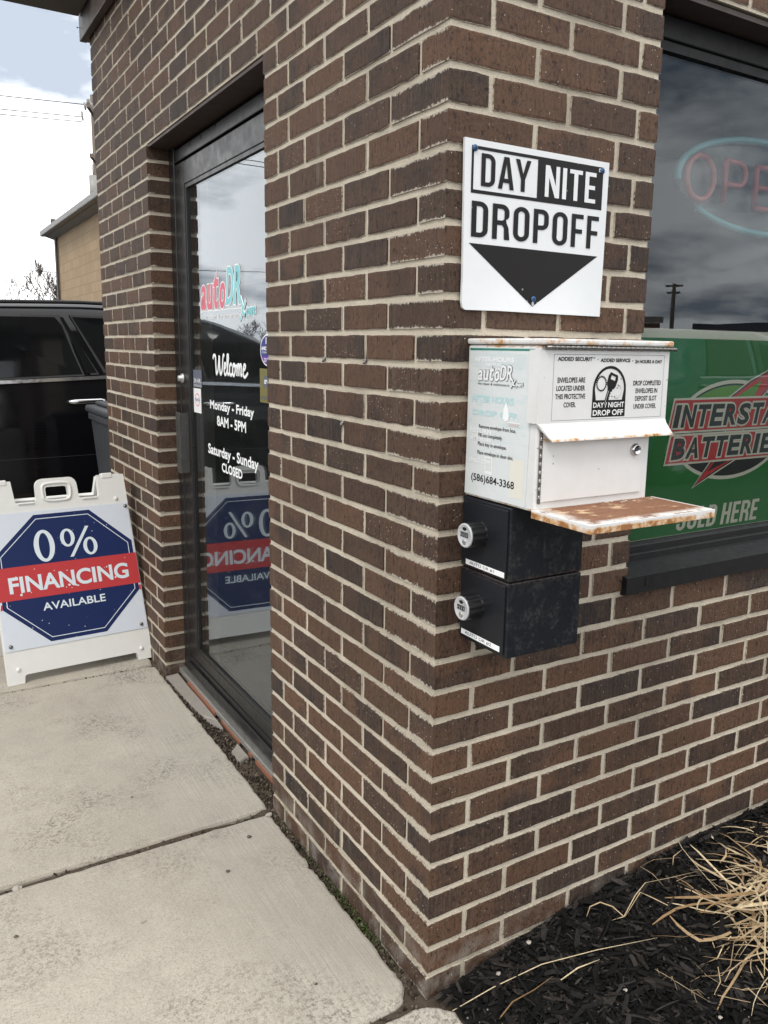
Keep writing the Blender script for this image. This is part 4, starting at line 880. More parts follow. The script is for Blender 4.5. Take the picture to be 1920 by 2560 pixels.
for i, (y, z) in enumerate(prof):
    cut = -0.006 if z < 1.23 else (0.0 if z < 1.25 else 0.0); vs.append((xb_ - cut, y, z))
fl.add(vs, [tuple(range(n_)), tuple(range(2 * n_ - 1, n_ - 1, -1))] + [(i, n_ + i, n_ + (i + 1) % n_, (i + 1) % n_) for i in range(n_)])
fl.box(xa, xa + 0.003, FY + 0.0045, BY + 0.022, 1.256, 1.386); flap = fl.build('cover_flap', M_['boxflap'], db)
FP = PW(FY - 0.0004)
def fw(body, x0, x1, z0, z1, bold=0.0, m='black', lift=0.0003): return word(body, FP, (x0, x1, z0, z1), M_[m], flap, bold=bold, lift=lift, name='lettering')
shape([rc(0.0868, 0.3712, 1.2605, 1.3790), rc(0.0873, 0.3707, 1.2610, 1.3785)], FP, M_['black'], flap, 0.0003, 'printed_line')
# the printed sheet hangs slightly low on the right in the photograph: keep it level here
fw('ADDED SECURITY', 0.096, 0.1865, 1.3672, 1.3742, 0.0003); fw('ADDED SERVICE', 0.2005, 0.2775, 1.3655, 1.3722, 0.0003); fw('24 HOURS A DAY', 0.2905, 0.3650, 1.3635, 1.3702, 0.0003)
for x, z in ((0.1935, 1.3700), (0.2842, 1.3680)): shape([arc(x, z, 0.0011, 0.0011, 0, 360, 10)], FP, M_['black'], flap, 0.0003, 'lettering')
for b_, x0, x1, z0 in (('ENVELOPES ARE', 0.0975, 0.1645, 1.3285), ('LOCATED UNDER', 0.0955, 0.1645, 1.3138), ('THIS PROTECTIVE', 0.0935, 0.1665, 1.2990), ('COVER.', 0.1145, 0.1440, 1.2840), ): fw(b_, x0, x1, z0, z0 + 0.0094, 0.00022)
for b_, x0, x1, z0 in (('DROP COMPLETED', 0.2895, 0.3650, 1.3215), ('ENVELOPES IN', 0.2970, 0.3570, 1.3068), ('DEPOSIT SLOT', 0.2965, 0.3560, 1.2922), ('UNDER COVER.', 0.2940, 0.3560, 1.2772)): fw(b_, x0, x1, z0, z0 + 0.0094, 0.00022)
ax, aw = 0.2275, 0.0435
shape([[(ax - aw, 1.264), (ax + aw, 1.264)] + arc(ax, 1.314, aw - 0.0005, 0.0445, 0, 180, 20), [(ax - 0.0335, 1.2955), (ax + 0.0335, 1.2955)] + arc(ax, 1.315, 0.0375, 0.0385, 0, 180, 20)], FP, M_['black'], flap, 0.0003, 'emblem')
fw('DAY / NIGHT', ax - 0.040, ax + 0.040, 1.2815, 1.2915, 0.0003, 'white', 0.0006); fw('DROP OFF', ax - 0.040, ax + 0.0385, 1.2668, 1.2775, 0.0004, 'white', 0.0006)
rot = Matrix.Rotation(R(-19), 4, 'Z'); kp = lambda l: [tuple((rot @ Vector((a, b, 0)))[:2]) for a, b in l]; km = lambda l: [(ax + 0.004 + a, 1.325 + b) for a, b in kp(l)]
bow = [(-0.012, -0.002), (-0.008, -0.008), (0.008, -0.008), (0.012, -0.002), (0.013, 0.012), (0.010, 0.020), (-0.010, 0.020), (-0.013, 0.012)]
shape([km(bow), km([(-0.006, 0.008), (0.006, 0.008), (0.006, 0.0155), (-0.006, 0.0155)])], FP, M_['black'], flap, 0.0005, 'emblem')
teeth = [(-0.0065, -0.0075), (-0.0065, -0.0125), (-0.005, -0.0130), (-0.005, -0.044), (0.001, -0.046)] + [(0.0050 - (0.0022 if k % 2 else 0), -0.0435 + 0.0026 * k) for k in range(12)] + [(0.0065, -0.0125), (0.0065, -0.0075)]
shape([km(teeth)], FP, M_['black'], flap, 0.0005, 'emblem'); shape([km([(-0.0028, -0.042), (-0.0020, -0.042), (-0.0020, -0.014), (-0.0028, -0.014)])], FP, M_['white'], flap, 0.0008, 'emblem')
sx_, sz_ = ax - 0.0215, 1.3260; star = [(sx_ + math.cos(R(a)) * q, sz_ + math.sin(R(a)) * q * 1.1) for k, a in enumerate(range(0, 360, 9)) for q in [0.0145 if k % 2 else 0.0118]]
shape([star, arc(sx_, sz_, 0.0105, 0.0116, 0, 360, 24)], FP, M_['black'], flap, 0.0004, 'emblem')
mo = arc(ax + 0.019, 1.311, 0.012, 0.013, -120, 80, 16) + arc(ax + 0.0155, 1.3135, 0.0105, 0.0115, 68, -108, 16); shape([mo, [(ax + 0.0190 + (a - ax - 0.0190) * 0.955 + 0.0003, 1.311 + (b - 1.311) * 0.93 - 0.0002) for a, b in mo]], FP, M_['black'], flap, 0.0004, 'emblem')
for x, z in ((ax + 0.0285, 1.3345), (ax + 0.011, 1.3170), (ax + 0.0195, 1.3175), (ax + 0.007, 1.3020)):
    shape([[(x + math.cos(R(90 + 36 * k)) * (0.0022 if k % 2 == 0 else 0.0008), z + math.sin(R(90 + 36 * k)) * (0.0022 if k % 2 == 0 else 0.0008)) for k in range(10)]], FP, M_['black'], flap, 0.0004, 'emblem')
dr = MB(); dr.box(0.073, 0.331, BY - 0.0035, BY - 0.0002, 1.1125, 1.252, bev=0.001); dd = dr.build('box_door', M_['boxflap'], db)
hg = MB(); hg.tube([(0.0695, BY - 0.003, 1.110), (0.0695, BY - 0.003, 1.25)], 0.0024, 8)
for k in range(9): hg.tube([(0.0695, BY - 0.003, 1.1115 + k * 0.0152), (0.0695, BY - 0.003, 1.1262 + k * 0.0152)], 0.0027, 8)
hg.build('hinge', M_['screw'], db)
lk = MB(); lk.lathe([(0.0125, 0), (0.0125, 0.002), (0.0105, 0.006), (0.0085, 0.0078), (0.0082, 0.0070), (0.001, 0.0070)], PW(BY - 0.0035) @ Matrix.Translation((0.3095, 1.1975, 0)), 24); lo = lk.build('lock', M_['chrome'], db)
ks = MB(); ks.box(-0.0042, 0.0042, -0.0008, 0.0008, 0.0069, 0.0074, PW(BY - 0.0035) @ Matrix.Translation((0.3095, 1.1975, 0)) @ Matrix.Rotation(R(25), 4, 'Z')); ks.build('keyhole', M_['black'], lo)
sf = MB(); sf.box(0.057, 0.366, -0.366, BY - 0.0005, 1.0965, 1.0990); so = sf.build('shelf', M_['shelf'], db)
se = MB(); se.box(0.0545, 0.3685, -0.3685, -0.3662, 1.0845, 1.1005, bev=0.0008); se.box(0.0545, 0.0568, -0.3660, BY - 0.001, 1.0847, 1.1000, bev=0.0008); se.box(0.3662, 0.3685, -0.3660, BY - 0.001, 1.0847, 1.1000, bev=0.0008); se.build('shelf_lip', M_['shelfedge'], so)
fk = MB(); r = random.Random(11)
for k in range(16):
    x, y = r.uniform(0.20, 0.34), BY - r.uniform(0.006, 0.028); q = R(r.uniform(0, 180)); l = r.uniform(0.006, 0.018); a = Vector((math.cos(q), math.sin(q) * .4, 0)) * l; fk.add([(x, y, 1.1), (x + a.x, y + a.y, 1.1022), (x + a.x * .6 + .003, y + a.y - .004, 1.1012)], [(0, 1, 2)])
fk.build('paint_flakes', M_['decal_cream'], so)
# instruction sheet in a clear holder on the side of the box
XP = PL(BX0 - 0.0012)
ho = MB(); ho.prism([(0.004, 1.099), (0.192, 1.099), (0.200, 1.389), (0.010, 1.389)], -0.001, 0.0004, XP); hd = ho.build('sheet_holder', M_['sheet'], db)
shape([rc(0.010, 0.199, 1.3835, 1.3875)], XP, simple('holder_edge', (0.03, 0.20, 0.15), 0.4), hd, 0.0008, 'holder_edge')
shape([rc(0.145, 0.186, 1.112, 1.185)], XP, simple('paper_cream', (0.70, 0.68, 0.60), 0.6, 0, 0.05, 20, 0), hd, 0.0006, 'paper')
ghost = simple('ghost_print', (0.46, 0.66, 0.68), 0.5, 0, 0.05, 20, 0.0); paleg = simple('pale_print', (0.78, 0.80, 0.80), 0.5, 0, 0.03, 20, 0.0)
def xw(body, y0, y1, z0, z1, m, bold=0.0, lift=0.0009, shear=0.0): return word(body, XP, (-y0, -y1, z0, z1), m, hd, bold=bold, lift=lift, shear=shear)
shape([rc(0.022, 0.180, 1.352, 1.378)], XP, simple('print_block', (0.60, 0.655, 0.66), 0.5, 0, 0.1, 25, 0), hd, 0.0006, 'print_block')
xw('AFTER-HOURS', -0.024, -0.146, 1.3615, 1.3715, paleg, 0.0008); xw('DROP OFF', -0.060, -0.120, 1.354, 1.3595, paleg, 0.0004); xw('AFTER HOURS', -0.020, -0.150, 1.284, 1.298, ghost, 0.0008); xw('DROP OFF', -0.024, -0.160, 1.258, 1.270, ghost, 0.0008)
xw('RETURN', -0.018, -0.085, 1.2235, 1.2335, paleg, 0.0006); xw('AFTER HOURS', -0.018, -0.085, 1.208, 1.2165, paleg, 0.0006); xw('uhaul.com', -0.016, -0.085, 1.164, 1.1755, paleg, 0.0006); xw('U-HAUL', -0.135, -0.168, 1.2445, 1.250, simple('ghost_red', (0.62, 0.50, 0.48), 0.5, 0, 0.05, 20, 0), 0.0004)
shape([rc(0.134, 0.170, 1.2505, 1.2530)], XP, paleg, hd, 0.0008, 'print_block')
shape([rc(0.068, 0.092, 1.146, 1.180), rc(0.071, 0.089, 1.152, 1.177)], XP, paleg, hd, 0.0008, 'print_block')
dp_ = arc(0.128, 1.262, 0.0095, 0.0095, 200, 340, 10) + [(0.1345, 1.276), (0.1275, 1.289), (0.1205, 1.276)]; shape([dp_], XP, M_['vinyl'], hd, 0.0011, 'print_block')
logo(XP, 0.0375, 0.163, 1.316, 1.357, hd, paleg, paleg, M_['black'], 0.00075, 0.0012)
xw('the repair & maintenance', -0.038, -0.135, 1.3165, 1.3225, M_['black'], 0.0, 0.0013, 0.1)
for b_, y1, z0 in (('Remove envelope from box.', -0.159, 1.2312), ('Fill out completely.', -0.120, 1.2142), ('Place key in envelope.', -0.133, 1.1970), ('Place envelope in door slot.', -0.154, 1.1798)): xw(b_, -0.046 + (1.2312 - z0) * 0.05, y1, z0, z0 + 0.0098, M_['black'], 0.00012)
xw('(586)684-3368', -0.026, -0.1595, 1.1235, 1.1425, M_['black'], 0.0003)

# ------------------------------------------------------------------ black combination lock boxes
for kk, (z0, z1, txt, cy_, cz_) in enumerate(((0.9465, 1.0915, 'AUTO DR #1', -0.0665, 1.0255), (0.7925, 0.9440, 'AUTO DR #2', -0.0625, 0.8755))):
    t = thing('lock_box', ('black metal combination lock box directly under the white drop box' if kk == 0 else 'lower black metal combination lock box with mossy grime on its face'), 'lock box', (0.15, -0.08, z0), 'combination lock boxes below the drop box')
    MB().box(0.0595, 0.2465, -0.157, -0.0012, z0, z1, bev=0.002).build('body', M_['bbox'], t)
    fd = MB(); fd.box(0.0562, 0.0592, -0.150, -0.0075, z0 + 0.007, z1 - 0.006, bev=0.001); dd = fd.build('box_door', M_['bbox'], t)
    KP = PL(0.0562) @ Matrix.Translation((-cy_, cz_, 0))
    kn = MB(); n = 48; pr = []
    ring = lambda rad, h, rib: [KP @ Vector(((rad - (rib if k % 4 < 2 else 0)) * math.cos(2 * math.pi * k / n), (rad - (rib if k % 4 < 2 else 0)) * math.sin(2 * math.pi * k / n), h)) for k in range(n)]
    rs_ = [ring(0.026, 0, 0), ring(0.026, 0.004, 0.0013), ring(0.0255, 0.0345, 0.0013), ring(0.0245, 0.036, 0)]
    kn.add([p for q in rs_ for p in q], [(i * n + k, i * n + (k + 1) % n, (i + 1) * n + (k + 1) % n, (i + 1) * n + k) for i in range(3) for k in range(n)] + [tuple(range(3 * n, 4 * n))]); ko = kn.build('dial', M_['knob'], t)
    fc = MB(); fc.lathe([(0.0245, 0.036), (0.0240, 0.0385), (0.0215, 0.0392), (0.0205, 0.0385), (0.001, 0.0385)], KP, 32); fc.build('dial_face', M_['silver'], ko)
    nm = MB()
    for q in range(4): nm.box(-0.0125 + q * 0.0064, -0.0075 + q * 0.0064, -0.003, 0.0065, 0.0383, 0.0394, KP)
    nm.prism(arc(0, 0.0135, 0.0065, 0.0034, 0, 360, 18)[:-1], 0.0383, 0.0392, KP); nm.build('number_wheel', M_['black'], ko)
    for q in range(4): word('3' if q else '4', KP, (-0.0118 + q * 0.0064, -0.0082 + q * 0.0064, -0.0012, 0.0048), M_['silver'], ko, lift=0.0397, name='digit')
    bt = MB(); bt.lathe([(0.0062, 0.0383), (0.0062, 0.0395), (0.0050, 0.0402), (0.001, 0.0400)], KP @ Matrix.Translation((0, -0.0125, 0)), 20); bt.build('button', M_['alu'], ko)
    lb0 = (0.022, 0.1465, 0.9535, 0.9645) if kk == 0 else (0.013, 0.1405, 0.8025, 0.8140)
    LP = PL(0.0560); shape([rc(*lb0)], LP, M_['vinyl'], dd, 0.0003, 'label_strip')
    word(txt, LP, (lb0[0] + 0.013, lb0[1] - 0.032 if kk == 0 else lb0[1] - 0.026, lb0[2] + 0.0022, lb0[3] - 0.0022), simple('label_ink', (0.06, 0.06, 0.06), 0.6, 0, 0.1, 30, 0), dd, lift=0.0005)

# ------------------------------------------------------------------ A-frame pavement sign
def solid(mb, loops, d0, d1, M):
    vs, fs = fill_loops([[(a * K, b * K) for a, b in l] for l in loops])
    f2 = [Vector((v[0] / K, v[1] / K, 0)) for v in vs]
    mb.add([M @ (v + Vector((0, 0, d1))) for v in f2], fs); mb.add([M @ (v + Vector((0, 0, d0))) for v in f2], [tuple(reversed(f)) for f in fs])
    for l in loops:
        n = len(l); mb.add([M @ Vector((a, b, d1)) for a, b in l] + [M @ Vector((a, b, d0)) for a, b in l], [(i, n + i, n + (i + 1) % n, (i + 1) % n) for i in range(n)])
    return mb
af = thing('sidewalk_sign', 'white plastic A-frame sign reading 0% FINANCING AVAILABLE on the walk', 'sandwich board', (-0.3, 2.31, WALK))
yaw, lean = math.atan2(.04, .61), R(12)
U = Vector((math.cos(yaw), math.sin(yaw), 0)); UP = Vector((-math.sin(yaw) * math.sin(lean), math.cos(yaw) * math.sin(lean), math.cos(lean))); NN = U.cross(UP); UPs = UP - U * 0.042
AO = Vector((-0.3, 2.31, WALK + 0.001))
AM = Matrix(((U.x, UPs.x, NN.x, AO.x), (U.y, UPs.y, NN.y, AO.y), (U.z, UPs.z, NN.z, AO.z), (0, 0, 0, 1)))
def frame_loops():
    o = [(-0.309, 0.0), (-0.243, 0.0), (-0.240, 0.026)] + arc(-0.228, 0.026, 0.012, 0.010, 180, 90, 3) + arc(0.228, 0.026, 0.012, 0.010, 90, 0, 3) + [(0.240, 0.026), (0.243, 0.0), (0.309, 0.0), (0.2965, 0.862)]
    o += [(0.262, 0.866), (0.180, 0.865)] + arc(0.170, 0.778, 0.006, 0.008, 0, -90, 3) + [(0.108, 0.770)] + arc(0.100, 0.779, 0.012, 0.009, 270, 180, 4) + [(0.087, 0.825)] + arc(0.055, 0.832, 0.031, 0.035, 0, 90, 5) + arc(-0.055, 0.832, 0.031, 0.035, 90, 180, 5) + [(-0.088, 0.79)] + arc(-0.100, 0.779, 0.012, 0.009, 0, -90, 4) + [(-0.165, 0.770)] + arc(-0.170, 0.778, 0.006, 0.008, 270, 180, 3) + [(-0.182, 0.865), (-0.262, 0.866), (-0.2965, 0.862)]
    hole = arc(0.034, 0.820, 0.011, 0.010, 0, 90, 3) + arc(-0.036, 0.820, 0.011, 0.010, 90, 180, 3) + arc(-0.034, 0.784, 0.014, 0.011, 180, 270, 3) + arc(0.032, 0.784, 0.014, 0.011, 270, 360, 3)
    return [o, hole]
fm = MB(); solid(fm, frame_loops(), -0.030, 0.0, AM)
fm.box(-0.166, -0.10, 0.762, 0.768, -0.001, 0.006, AM, 0.002); fm.box(0.10, 0.166, 0.762, 0.768, -0.001, 0.006, AM, 0.002)
rim = stroke([(-0.058, 0.778), (-0.060, 0.80), (-0.058, 0.832), (-0.038, 0.844), (0.036, 0.844), (0.055, 0.832), (0.056, 0.80), (0.050, 0.778), (0.03, 0.768), (-0.035, 0.768), (-0.058, 0.778)], 0, None, None, None, n=5)
t = MB(); t.tube(rim, 0.006, 8); fm.add([AM @ (Vector(v)) for v in t.v], t.f, True)
fp = fm.build('front_panel', M_['plastic'], af)
for s_ in (-1, 1):
    hn = MB(); hn.box(s_ * 0.222 - 0.024, s_ * 0.222 + 0.024, 0.848, 0.872, -0.034, 0.003, AM, 0.004); hn.build('hinge_cap', M_['plastic'], af)
for a, b in ((0.248, 0.752), (-0.262, 0.755), (0.262, 0.052), (-0.262, 0.062)):
    dm = MB(); dm.lathe([(0.0095, -0.001), (0.0095, 0.002), (0.007, 0.005), (0.002, 0.006)], AM @ Matrix.Translation((a, b, 0)), 18); dm.build('rivet', M_['plastic'], af)
pn = MB(); pn.prism([(-0.302, 0.1435), (0.3035, 0.1425), (0.2935, 0.7285), (-0.2935, 0.7285)], 0.0004, 0.0034, AM); pno = pn.build('print_sheet', M_['fin_white'], af)
ash = lambda l, m, lift: shape(l, AM, M_[m], pno, lift, 'sheet_print')
def octo(k): return [(-0.117 + k * .414, 0.158 + k), (0.121 - k * .414, 0.158 + k), (0.2905 - k, 0.323 + k * .414), (0.2885 - k, 0.5535 - k * .414), (0.121 - k * .414, 0.7125 - k), (-0.113 + k * .414, 0.7125 - k), (-0.2835 + k, 0.553 - k * .414), (-0.2865 + k, 0.322 + k * .414)]
ash([[(-0.2965, 0.3195), (-0.2905, 0.345), (0.3005, 0.345), (0.3005, 0.3205), (0.285, 0.3255), (-0.28, 0.3255)]], 'fin_red', 0.0038)
ash([octo(0)], 'fin_blue', 0.0042)
ash([octo(0.0170), octo(0.0200)], 'fin_text', 0.0046)
ash([[(-0.2985, 0.3565), (0.3010, 0.3535), (0.2985, 0.4955), (-0.2955, 0.4985)]], 'fin_red', 0.0050)
def aw_(body, x0, x1, y0, y1, bold, m='fin_text', lift=0.0054): return word(body, AM, (x0, x1, y0, y1), M_[m], pno, bold=bold, lift=lift, name='lettering', res=5)
zr = arc(-0.0865, 0.5745, 0.0425, 0.0700, 0, 360, 40); ash([zr, arc(-0.0865, 0.5745, 0.0215, 0.0565, 0, 360, 32)], 'fin_text', 0.0054)
for cx_, cy_ in ((0.0125, 0.5985), (0.1045, 0.5515)): ash([arc(cx_, cy_, 0.0305, 0.0400, 0, 360, 32), arc(cx_, cy_, 0.0145, 0.0300, 0, 360, 28)], 'fin_text', 0.0054)
ash([[(0.0135, 0.5125), (0.0285, 0.5125), (0.1085, 0.6415), (0.0935, 0.6415)]], 'fin_text', 0.0056)
aw_('FINANCING', -0.250, 0.2535, 0.3845, 0.4555, 0.0026); aw_('AVAILABLE', -0.129, 0.1355, 0.2945, 0.3285, 0.0008)
tz = MB(); r = random.Random(21)                                   # flaked paint at the foot of the letters
for k in range(16):
    u0 = r.uniform(-0.25, 0.255); v0 = (0.386 if r.random() < 0.7 else 0.45) + r.gauss(0, 0.006); m_ = r.uniform(0.002, 0.0065); tz.poly([(u0 + m_ * math.cos(a) * r.uniform(.5, 1), v0 + m_ * math.sin(a) * r.uniform(.5, 1.2), 0.0056) for a in [R(q * 60) for q in range(6)]], AM)
tz.build('paint_flake', M_['fin_text'], pno)
for a, b in ((0.2835, 0.7135), (0.277, 0.1625), (-0.278, 0.1635), (-0.2835, 0.7135)):
    s1 = MB(); s1.lathe([(0.0085, 0.0034), (0.0085, 0.0045), (0.0065, 0.0085), (0.002, 0.0100)], AM @ Matrix.Translation((a, b, 0)), 18); s1.build('screw', M_['screw'], pno)
UPr = Vector((math.sin(yaw) * math.sin(lean), -math.cos(yaw) * math.sin(lean), math.cos(lean))); top = AM @ Vector((0, 0.862, -0.034)); N2 = U.cross(UPr)
UPr2 = UPr - U * 0.042; kz = (top.z - WALK - 0.001) / UPr2.z; AR = top - UPr2 * kz
ARM = Matrix(((U.x, UPr2.x, N2.x, AR.x), (U.y, UPr2.y, N2.y, AR.y), (U.z, UPr2.z, N2.z, AR.z), (0, 0, 0, 1)))
bk = MB(); solid(bk, [[(-0.309, 0), (-0.243, 0), (-0.236, 0.034), (0.236, 0.034), (0.243, 0), (0.309, 0), (0.2965, kz - 0.012), (0.182, kz - 0.012), (0.17, kz - 0.09), (-0.17, kz - 0.09), (-0.182, kz - 0.012), (-0.2965, kz - 0.012)]], -0.030, -0.001, ARM); bk.build('rear_panel', M_['plastic'], af)

# ------------------------------------------------------------------ wheeled bin behind the corner
bn = thing('wheeled_bin', 'dark grey wheeled rubbish bin half hidden behind the brick corner', 'bin', (0.2, 3.4, WALK))
b1 = MB(); bx0, bx1, by0, by1, bz = 0.045, 0.60, 3.20, 3.74, 0.985
def ringb(k, z): return [(bx0 + k, by0 + k, z), (bx1 - k, by0 + k, z), (bx1 - k, by1 - k, z), (bx0 + k, by1 - k, z)]
rr_ = [ringb(0.075, WALK + 0.06), ringb(0.045, 0.45), ringb(0.008, 0.955), ringb(0.008, bz)]
b1.add([p for q in rr_ for p in q], [(i * 4 + k, i * 4 + (k + 1) % 4, (i + 1) * 4 + (k + 1) % 4, (i + 1) * 4 + k) for i in range(3) for k in range(4)] + [(3, 2, 1, 0)])
b1.box(bx0 + 0.09, bx1 - 0.09, by0 + 0.030, by0 + 0.05, 0.30, 0.86, bev=0.01); b1.box(bx0 + 0.03, bx0 + 0.05, by0 + 0.05, by1 - 0.05, 0.50, 0.84, bev=0.008); b1.build('body', M_['bin'], bn)
b2 = MB(); b2.box(bx0 - 0.006, bx1 + 0.006, by0 - 0.006, by1 + 0.006, 0.945, 0.986, bev=0.008); b2.build('rim', M_['bin'], bn)
b3 = MB(); b3.box(bx0 - 0.018, bx1 + 0.018, by0 - 0.018, by1 + 0.03, 0.988, 1.028, bev=0.014); b3.box(bx0 + 0.03, bx1 - 0.03, by0 + 0.03, by1 - 0.03, 1.028, 1.052, bev=0.010); b3.build('lid', M_['bin'], bn)
for x in (bx0 + 0.02, bx1 - 0.02):
    b4 = MB(); b4.lathe([(0.03, -0.025), (0.10, -0.025), (0.10, 0.025), (0.03, 0.025)], plane((x, by1 - 0.02, WALK + 0.101), (0, 1, 0), (0, 0, 1)), 22); b4.build('wheel', M_['tyre'], bn)

# ------------------------------------------------------------------ vehicles
def car(name, label, cat, to_world, paint, top_prof, belt, W, sill=0.30, windows=(), handles=(), belt_chrome=None, wheels=(), rail=None, seams=(), group=None):
    """local s along the car, d depth from the visible side, z above the ground"""
    t = thing(name, label, cat, to_world(0, W / 2, 0), group)
    S_ = [p[0] for p in top_prof]; st = np.linspace(S_[0], S_[-1], 64); zt = np.interp(st, S_, [p[1] for p in top_prof])
    for _ in range(2): zt[1:-1] = 0.25 * zt[:-2] + 0.5 * zt[1:-1] + 0.25 * zt[2:]
    def off(z, ztop, zb):
        pts = [(sill - 0.06, 0.10), (sill + 0.06, 0.03), (0.62, 0.0), (0.84, 0.012), (1.0, 0.0), (zb, 0.035)]
        if ztop > zb + 0.12: pts += [(ztop - 0.085, 0.035 + 0.17 * min(1, (ztop - zb) / 0.5)), (ztop - 0.02, 0.30)]
        return np.interp(z, [p[0] for p in pts], [p[1] for p in pts])
    rings = []
    for s, z in zip(st, zt):
        zb = min(belt(s), z - 0.03); end = min(1.0, 0.55 + 4 * min(s - S_[0], S_[-1] - s)); inset = (1 - end) * 0.35
        low = [sill - 0.06, sill + 0.06, 0.62, 0.72, 0.80, 0.84, 0.90, 1.0, 1.1]; low = [min(q, zb) for q in low] + [zb]
        if z > zb + 0.12: up = [zb + (z - 0.085 - zb) * f for f in (0.33, 0.66, 1.0)] + [z - 0.05, z - 0.02]
        else: up = [zb + (z - zb) * f for f in (0.1, 0.25, 0.45, 0.65, 0.85)]
        dd = [float(off(q, z, zb)) for q in low] + ([float(off(q, z, zb)) for q in up] if z > zb + 0.12 else [0.06, 0.10, 0.16, 0.26, 0.40])
        half = list(zip([d + inset for d in dd], low + up)) + [(W / 2, z + 0.012)]
        rings.append(half + [(W - d, q) for d, q in reversed(half[:-1])])
    n = len(rings[0]); mb = MB()
    mb.add([to_world(s, d, z) for s, rg_ in zip(st, rings) for d, z in rg_], [(i * n + k, i * n + k + 1, (i + 1) * n + k + 1, (i + 1) * n + k) for i in range(len(st) - 1) for k in range(n - 1)] + [tuple(range(n)), tuple(range((len(st) - 1) * n, len(st) * n))] + [(i * n, (i + 1) * n, (i + 1) * n + n - 1, i * n + n - 1) for i in range(len(st) - 1)], True)
    body = mb.build('body', paint, t)
    ztop = lambda s: float(np.interp(s, st, zt))
    def on(s, z, lift): return to_world(s, float(off(z, max(ztop(s), 0), belt(s))) - lift, z)
    def patch(poly, nm, mat, lift, par):
        m2 = MB(); zs = [p[1] for p in poly]
        m2.add([on(s, z, lift) for s, z in poly] + [on(s, z, lift - 0.02) for s, z in poly], [tuple(range(len(poly)))] + [(i, (i + 1) % len(poly), len(poly) + (i + 1) % len(poly), len(poly) + i) for i in range(len(poly))]); return m2.build(nm, mat, par)
    for poly in windows:
        cx_ = sum(p[0] for p in poly) / len(poly); cz_ = sum(p[1] for p in poly) / len(poly)
        seal = patch([(cx_ + (a - cx_) * 1.0 + (0.016 if a > cx_ else -0.016), cz_ + (b - cz_) + (0.014 if b > cz_ else -0.014)) for a, b in poly], 'window', M_['seal'], 0.010, t); patch(poly, 'pane', M_['carglass'], 0.0125, seal)
    for s0, s1, z in handles:
        h = MB(); c = [on(s0, z - 0.002, 0.006), on(s0 + 0.012, z, 0.030), on(s0 + 0.035, z + 0.001, 0.036), on(s1 - 0.03, z + 0.005, 0.036), on(s1 - 0.01, z + 0.006, 0.030), on(s1, z + 0.006, 0.006)]
        h.tube(c, [0.012, 0.016, 0.018, 0.017, 0.015, 0.010], 10); h.build('door_handle', M_['chrome'], t)
    if belt_chrome:
        s0, s1 = belt_chrome; ss = np.linspace(s0, s1, 24); h = MB()
        h.add([q for s in ss for q in (on(s, belt(s) - 0.012, 0.012), on(s, belt(s) + 0.010, 0.012), on(s, belt(s) + 0.010, -0.004))], [f for i in range(len(ss) - 1) for f in ((3 * i, 3 * i + 3, 3 * i + 4, 3 * i + 1), (3 * i + 1, 3 * i + 4, 3 * i + 5, 3 * i + 2))]); h.build('belt_trim', M_['chrome'], t)
    if rail:
        s0, s1, z = rail; h = MB(); h.tube([to_world(s, 0.27, ztop(s) + z) for s in np.linspace(s0, s1, 14)], 0.013, 8); h.tube([to_world(s, W - 0.27, ztop(s) + z) for s in np.linspace(s0, s1, 14)], 0.013, 8); h.build('roof_rail', M_['seal'], t)
    for pts in seams:
        h = MB(); h.tube([on(a, b, 0.0005) for a, b in pts], 0.0025, 5); h.build('door_seam', M_['seal'], t)
    for s, rad in wheels:
        for d, sgn in ((0.13, -1), (W - 0.13, 1)):
            c0 = Vector(to_world(s, d, rad)); c1 = Vector(to_world(s, d + sgn, rad)); ax_ = (c1 - c0).normalized(); q = ax_.to_track_quat('Z', 'Y').to_matrix().to_4x4(); Mw = Matrix.Translation(c0) @ q
            a = MB(); a.lathe([(rad * 1.13, -0.10), (rad * 1.13, 0.134)], Mw, 30); a.build('wheel_arch', M_['seal'], t)
            wm = MB(); wm.lathe([(rad * 0.68, -0.11), (rad * 0.93, -0.115), (rad, -0.08), (rad, 0.10), (rad * 0.93, 0.145), (rad * 0.68, 0.140)], Mw, 30); wo = wm.build('wheel', M_['tyre'], t)
            rm = MB(); rm.lathe([(rad * 0.67, 0.142), (rad * 0.62, 0.150), (rad * 0.55, 0.143), (rad * 0.05, 0.143)], Mw, 30)
            for k in range(5): rm.box(-0.022, 0.022, 0.03, rad * 0.6, 0.143, 0.152, Mw @ Matrix.Rotation(R(72 * k), 4, 'Z'))
            rm.build('rim', M_['rim'], wo)
    for nm, s, z0, z1, mat in (('headlight', top_prof[0][0] + 0.06, 0.72, 0.86, M_['chrome']), ('taillight', top_prof[-1][0] - 0.04, 0.95, 1.15, M_['lamp'])):
        for d0 in (0.16, W - 0.46):
            h = MB(); p = [Vector(to_world(s + e_, d0 + f_ * 0.30, z)) for e_ in (-0.09, 0.09) for f_ in (0, 1) for z in (z0, z1)]
            h.add(p, [(0, 1, 3, 2), (4, 6, 7, 5), (0, 4, 5, 1), (2, 3, 7, 6), (0, 2, 6, 4), (1, 5, 7, 3)]); h.build(nm, mat, t)
    return t
YS = 4.40; tw = lambda s, d, z: (s, YS + d, GZ + z)
zg = -GZ; suv_top = [(-3.12, 0.55), (-3.08, 0.92), (-2.9, 1.07), (-2.0, 1.24), (-1.27, 1.47 + zg), (-0.85, 1.605 + zg), (-0.4, 1.655 + zg), (0.2, 1.672 + zg), (1.0, 1.655 + zg), (1.35, 1.60 + zg), (1.62, 1.20 + zg), (1.72, 0.95), (1.74, 0.5)]
sbelt = lambda s: 1.150 + zg + 0.045 * s if s > -2 else 1.24
